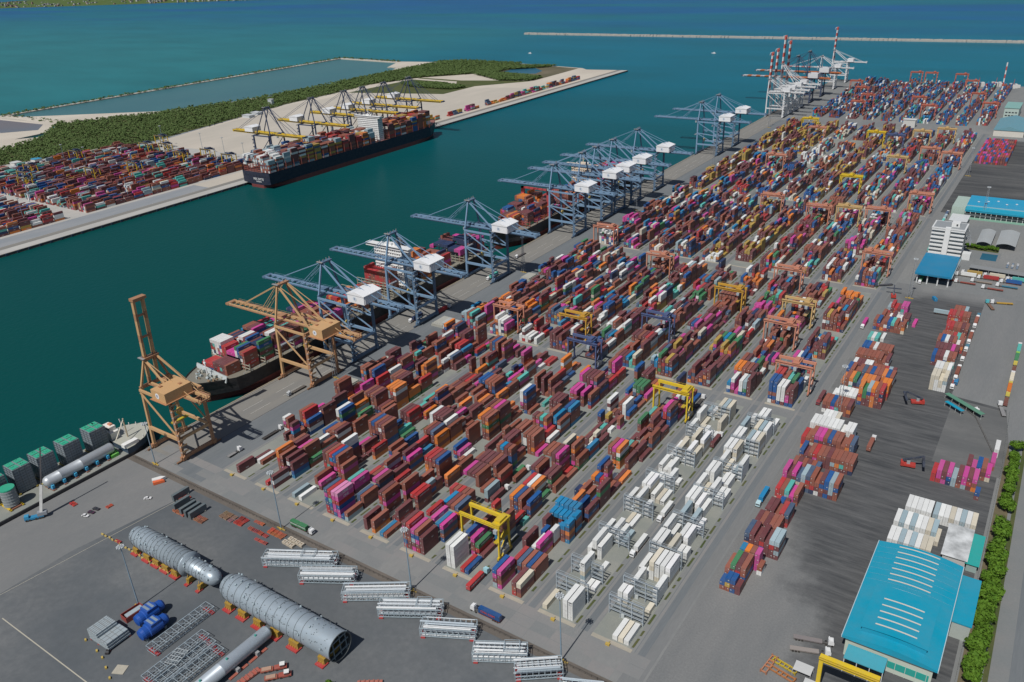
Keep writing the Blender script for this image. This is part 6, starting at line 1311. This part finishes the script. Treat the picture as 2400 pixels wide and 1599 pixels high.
root = empty('blue_shelter', (-30.5, 544.5, 0), -.67, 'short shelter with a bright blue roof below the green one', 'shelter'); b = MB(); b.box(0, 14, -2.6, 0, 3.2, 3.5, CY); b.build('roof', 'roof', root); b = MB(); [b.box(q*4.5, q*4.5+.2, -2.3, -2.1, 0, 3.2, (.5, .52, .5)) for q in range(4)]; b.build('posts', 'steel', root)
for i in range(6): r = shed('site_office', -1395-i*14+(i % 2)*6, -1380-i*14+(i % 2)*6, 800-i*30, 812-i*30, 4, .3, random.choice([(.6, .62, .6), (.03, .3, .5), (.08, .4, .42)]), (.6, .6, .58), 'small port building behind the far terminal stacks, %s along the road' % ORD[i], pitch=False)
for i, (x, y) in enumerate(((-1500, 1240), (-1430, 1110), (-1440, 1140))): shed('far_hut', x, x+(22 if i else 12), y, y+(14 if i else 7), 5 if i else 13, .3, (.55, .57, .58), (.5, .54, .56), ['tall pale silo hut beside the mangrove belt', 'small pale hut beside the far road', 'second pale hut beside the far road'][i], pitch=False)
for i, (x, y) in enumerate(((-180, 1930), (-150, 1940), (-118, 1925))):
    root = empty('work_barge', (x, y, 0), .4, 'pale equipment heap with small red mast at the far quay end, %s of them' % ORD[i], 'equipment', 'pale equipment at the far quay end'); b = MB()
    for q in range(16): a = rnd()*16; d_ = rnd()*18; b.box(a, a+2+rnd()*5, d_, d_+3+rnd()*5, 0, 3+rnd()*5, (.6, .6, .58))
    b.build('body', 'clean', root); b = MB(); b.beam((8, 8, 0), (9, 8, 17), .6, .6, RED); b.build('mast', 'steel', root)
root = empty('striped_mast', (-123, 1812, 0), 0, 'tall red and white striped mast in the far right yard', 'mast'); b = MB(); [b.beam((0, 0, q*7), (0, 0, q*7+7), 2, 2, RED if q % 2 else WHT) for q in range(9)]; b.build('mast', 'steel', root)
# fences
def fence(name, pts, h, c, label, posts=3.0):
    root = empty(name, (pts[0][0], pts[0][1], 0), 0, label, 'fence'); ox, oy = pts[0]; b = MB()
    for (xa, ya), (xb, yb) in zip(pts, pts[1:]):
        L = math.hypot(xb-xa, yb-ya); n = int(L/posts)
        for q in range(n+1): t = q/n; b.box(xa+(xb-xa)*t-.07-ox, xa+(xb-xa)*t+.07-ox, ya+(yb-ya)*t-.07-oy, ya+(yb-ya)*t+.07-oy, 0, h, c)
    b.build('fence_posts', 'steel', root); b = MB()
    for (xa, ya), (xb, yb) in zip(pts, pts[1:]):
        for z in (h*.3, h*.65, h-.05): b.beam((xa-ox, ya-oy, z), (xb-ox, yb-oy, z), .06, .1, c)
    b.build('fence_rails', 'steel', root)
fence('boundary_fence', [(-459, 224), (-300, 223.2), (-120, 223.6), (-60, 223.6)], 1.6, (.10, .09, .08), 'thin dark fence between the project yard and the cross road')
fence('boundary_fence', [(7.6, 300), (7.4, 480), (5, 552)], 2.2, (.25, .27, .26), 'grey fence along the line of roadside trees'); fence('inner_fence', [(3, 490), (-13, 536), (-31.5, 556), (-30, 600), (-34, 716), (-56, 720)], 2, (.10, .09, .08), 'dark fence bending around the inner stacks yard')
# ------------------------------------------------------------------ trees
random.seed(77)
def crown_mesh(seed, R, H, n, leafsize, mat='leaf'):
    random.seed(seed); b = MB(); cl = []
    for i in range(9):
        t = rnd()*2*PI; rr = R*.62*math.sqrt(rnd()); cl.append((rr*math.cos(t), rr*math.sin(t), H*(.35+.35*rnd()), R*random.uniform(.35, .55)))
    cl.append((0, 0, H*.62, R*.6))
    for i in range(n):
        cx, cy_, cz, cr = random.choice(cl); d = Vector((random.gauss(0, 1), random.gauss(0, 1), random.gauss(0, 1)*.8)).normalized()*cr*(rnd()**.35)
        p = Vector((cx, cy_, cz))+d; nrm = (d.normalized()+Vector((random.gauss(0, .5), random.gauss(0, .5), random.gauss(0, .5)+.3))).normalized(); a = nrm.orthogonal().normalized(); a.rotate(Matrix.Rotation(rnd()*6.3, 3, nrm)); c_ = nrm.cross(a); s = leafsize*random.uniform(.6, 1.4)
        b.add([p-a*s-c_*s*.5, p+a*s*.2-c_*s*.7, p+a*s+c_*s*.4, p-a*s*.3+c_*s*.8], [(0, 1, 2, 3)], (1, 1, 1))
    me = b.mesh('crown'); me.materials.append(M[mat]); return me
crowns = [crown_mesh(i, 3.7, 7.5, 1500, .42) for i in range(4)]
def tree(x, y, s, label, i, group='trees along the right boundary'):
    root = empty('roadside_tree', (x, y, 0), rnd()*6, label, 'tree', group); root.scale = (s, s, s*random.uniform(.85, 1.1)); o = bpy.data.objects.new('crown', crowns[i % 4]); C.objects.link(o); o.parent = root
    b = MB(); b.cyl((0, 0, 0), (.1, .1, 3.4), .28, 8, (1, 1, 1), .16); b.cyl((.1, .1, 2.8), (1.3, .6, 4.6), .13, 6, (1, 1, 1), .05); b.cyl((.1, .1, 2.6), (-1.2, -.5, 4.4), .13, 6, (1, 1, 1), .05); b.cyl((0, 0, 3), (-.3, 1.3, 4.8), .12, 6, (1, 1, 1), .05); b.build('trunk', 'bark', root)
for i, y in enumerate((505, 492, 482, 473, 464, 455.5, 446.5, 437.5, 417, 409, 400.5, 393, 385, 377.5, 370.5, 362.5, 355, 348, 341, 334, 327.5, 321, 315, 309, 303)):
    tree(12.6+random.uniform(-.6, .6)+(0.4 if y < 380 else 0), y, random.uniform(1.0, 1.3)*(1.2 if y < 420 else 1.0), 'round green roadside tree, %s in the boundary row from the top' % (ORD+['eighteenth', 'nineteenth', 'twentieth', 'twenty-first', 'twenty-second', 'twenty-third', 'twenty-fourth', 'twenty-fifth'])[i], i)
tree(-215, 157.5, .8, 'small green bush beside the open end of the largest vessel', 1, None)
for i in range(9): tree(-62+i*3.2, 885+random.uniform(-2, 2), .75, 'small garden bush behind the blue court, %s of the row' % ORD[i], i, 'garden bushes')
def forest(name, polys, n, label, size=(2.8, 5.0), hh=(3, 7), mat='mangrove'):
    b = MB(); random.seed(9)
    def inside(p, poly):
        r = False; j = len(poly)-1
        for i in range(len(poly)):
            if (poly[i][1] > p[1]) != (poly[j][1] > p[1]) and p[0] < (poly[j][0]-poly[i][0])*(p[1]-poly[i][1])/(poly[j][1]-poly[i][1])+poly[i][0]: r = not r
            j = i
        return r
    xs = [p[0] for q in polys for p in q]; ys = [p[1] for q in polys for p in q]; k = 0
    areas = n
    while k < n:
        q = random.choice(polys); x0, x1 = min(p[0] for p in q), max(p[0] for p in q); y0, y1 = min(p[1] for p in q), max(p[1] for p in q)
        x = random.uniform(x0, x1); y = random.uniform(y0, y1); jx = random.uniform(-9, 9)
        if not inside((x+jx, y), q): k += .05; continue
        k += 1; s = random.uniform(*size); h = random.uniform(*hh)
        for c_ in range(5):
            a = Vector((x+random.gauss(0, s*.4), y+random.gauss(0, s*.4), h*random.uniform(.5, 1.0))); r_ = s*random.uniform(.3, .55); nr = Vector((random.gauss(0, .5), random.gauss(0, .5), 1)).normalized(); u = nr.orthogonal().normalized(); v_ = nr.cross(u)
            b.add([a+nr*r_*.5, a+u*r_, a+v_*r_, a-u*r_, a-v_*r_], [(0, 1, 2), (0, 2, 3), (0, 3, 4), (0, 4, 1)], (1, 1, 1))
    return tag(b.build(name, mat), label, 'forest', kind='stuff')
belt = [(-1560, 560), (-1600, 700), (-1640, 800), (-1765, 905), (-1683, 1040), (-1604, 1300), (-1600, 1560), (-1490, 1560), (-1476, 1434), (-1470, 1267), (-1416, 993), (-1392, 860), (-1440, 720), (-1500, 560)]
belt2 = [(-1600, 1560), (-1596, 1790), (-1604, 1982), (-1545, 2026), (-1325, 2012), (-1330, 1810), (-1440, 1700), (-1490, 1560)]
belt3 = [(-1340, 1800), (-1325, 1960), (-1200, 1990), (-1230, 1950), (-1300, 1890), (-1290, 1800)]; belt4 = [(-1330, 1790), (-1200, 1715), (-1120, 1735), (-1130, 1790), (-1250, 1820)]; belt5 = [(-1420, 1600), (-1350, 1560), (-1240, 1555), (-1215, 1595), (-1330, 1625)]
sheet('mangrove_floor', belt, .05, 'grass'); sheet('mangrove_floor', belt2, .05, 'grass')
forest('mangrove_forest', [belt, belt, belt, belt2, belt2, belt3, belt4, belt5], 21000, 'dense dark green mangrove belt across the channel')
dk = [(-2026, 912), (-2020, 1995), (-2012, 1995), (-2016, 912)]; dk2 = [(-2012, 1990), (-1743, 1962), (-1743, 1970), (-2012, 1998)]; dk3 = [(-2300, 880), (-2020, 905), (-1950, 915), (-1780, 908), (-1700, 855), (-1690, 870), (-1780, 930), (-1960, 930), (-2300, 893)]
forest('dike_scrub', [dk, dk, dk2, dk3], 700, 'sparse low scrub growing along the outer dike', (2, 5), (1, 4))
# hedge under the trees and moored boats in the outer sea
for i, (x, y) in enumerate(((-1460, 2260), (-905, 2380))):
    root = empty('small_boat', (x, y, -3.1), 1.2, 'tiny white boat on the open sea, %s one' % ['left', 'right'][i], 'boat', 'tiny boats on the open sea'); b = MB(); b.prism([(-2, -7), (2, -7), (2, 4), (0, 9), (-2, 4)], 0, 1.6, (.7, .7, .7)); b.build('hull', 'clean', root); b = MB(); b.box(-1.3, 1.3, -4, 0, 1.6, 4, (.72, .72, .72)); b.build('cabin', 'clean', root)
# chocks and yellow stack guides in front of the blocks
for k in range(10):
    x = L0+PITCH*k+8.3; b = MB(); b.box(-1, 1, -.6, .6, 0, 1.1, (.52, .36, .06)); b.box(-.2, .2, .6, 2.2, 0, .5, (.4, .3, .1))
    tag(b.build('crash_block', 'steel', None, (x, 243.2, .02)), 'yellow crash block in front of the %s block from the sea' % ORD[k], 'crash block', 'yellow crash blocks in front of the blocks')
print('objects', len(bpy.data.objects))
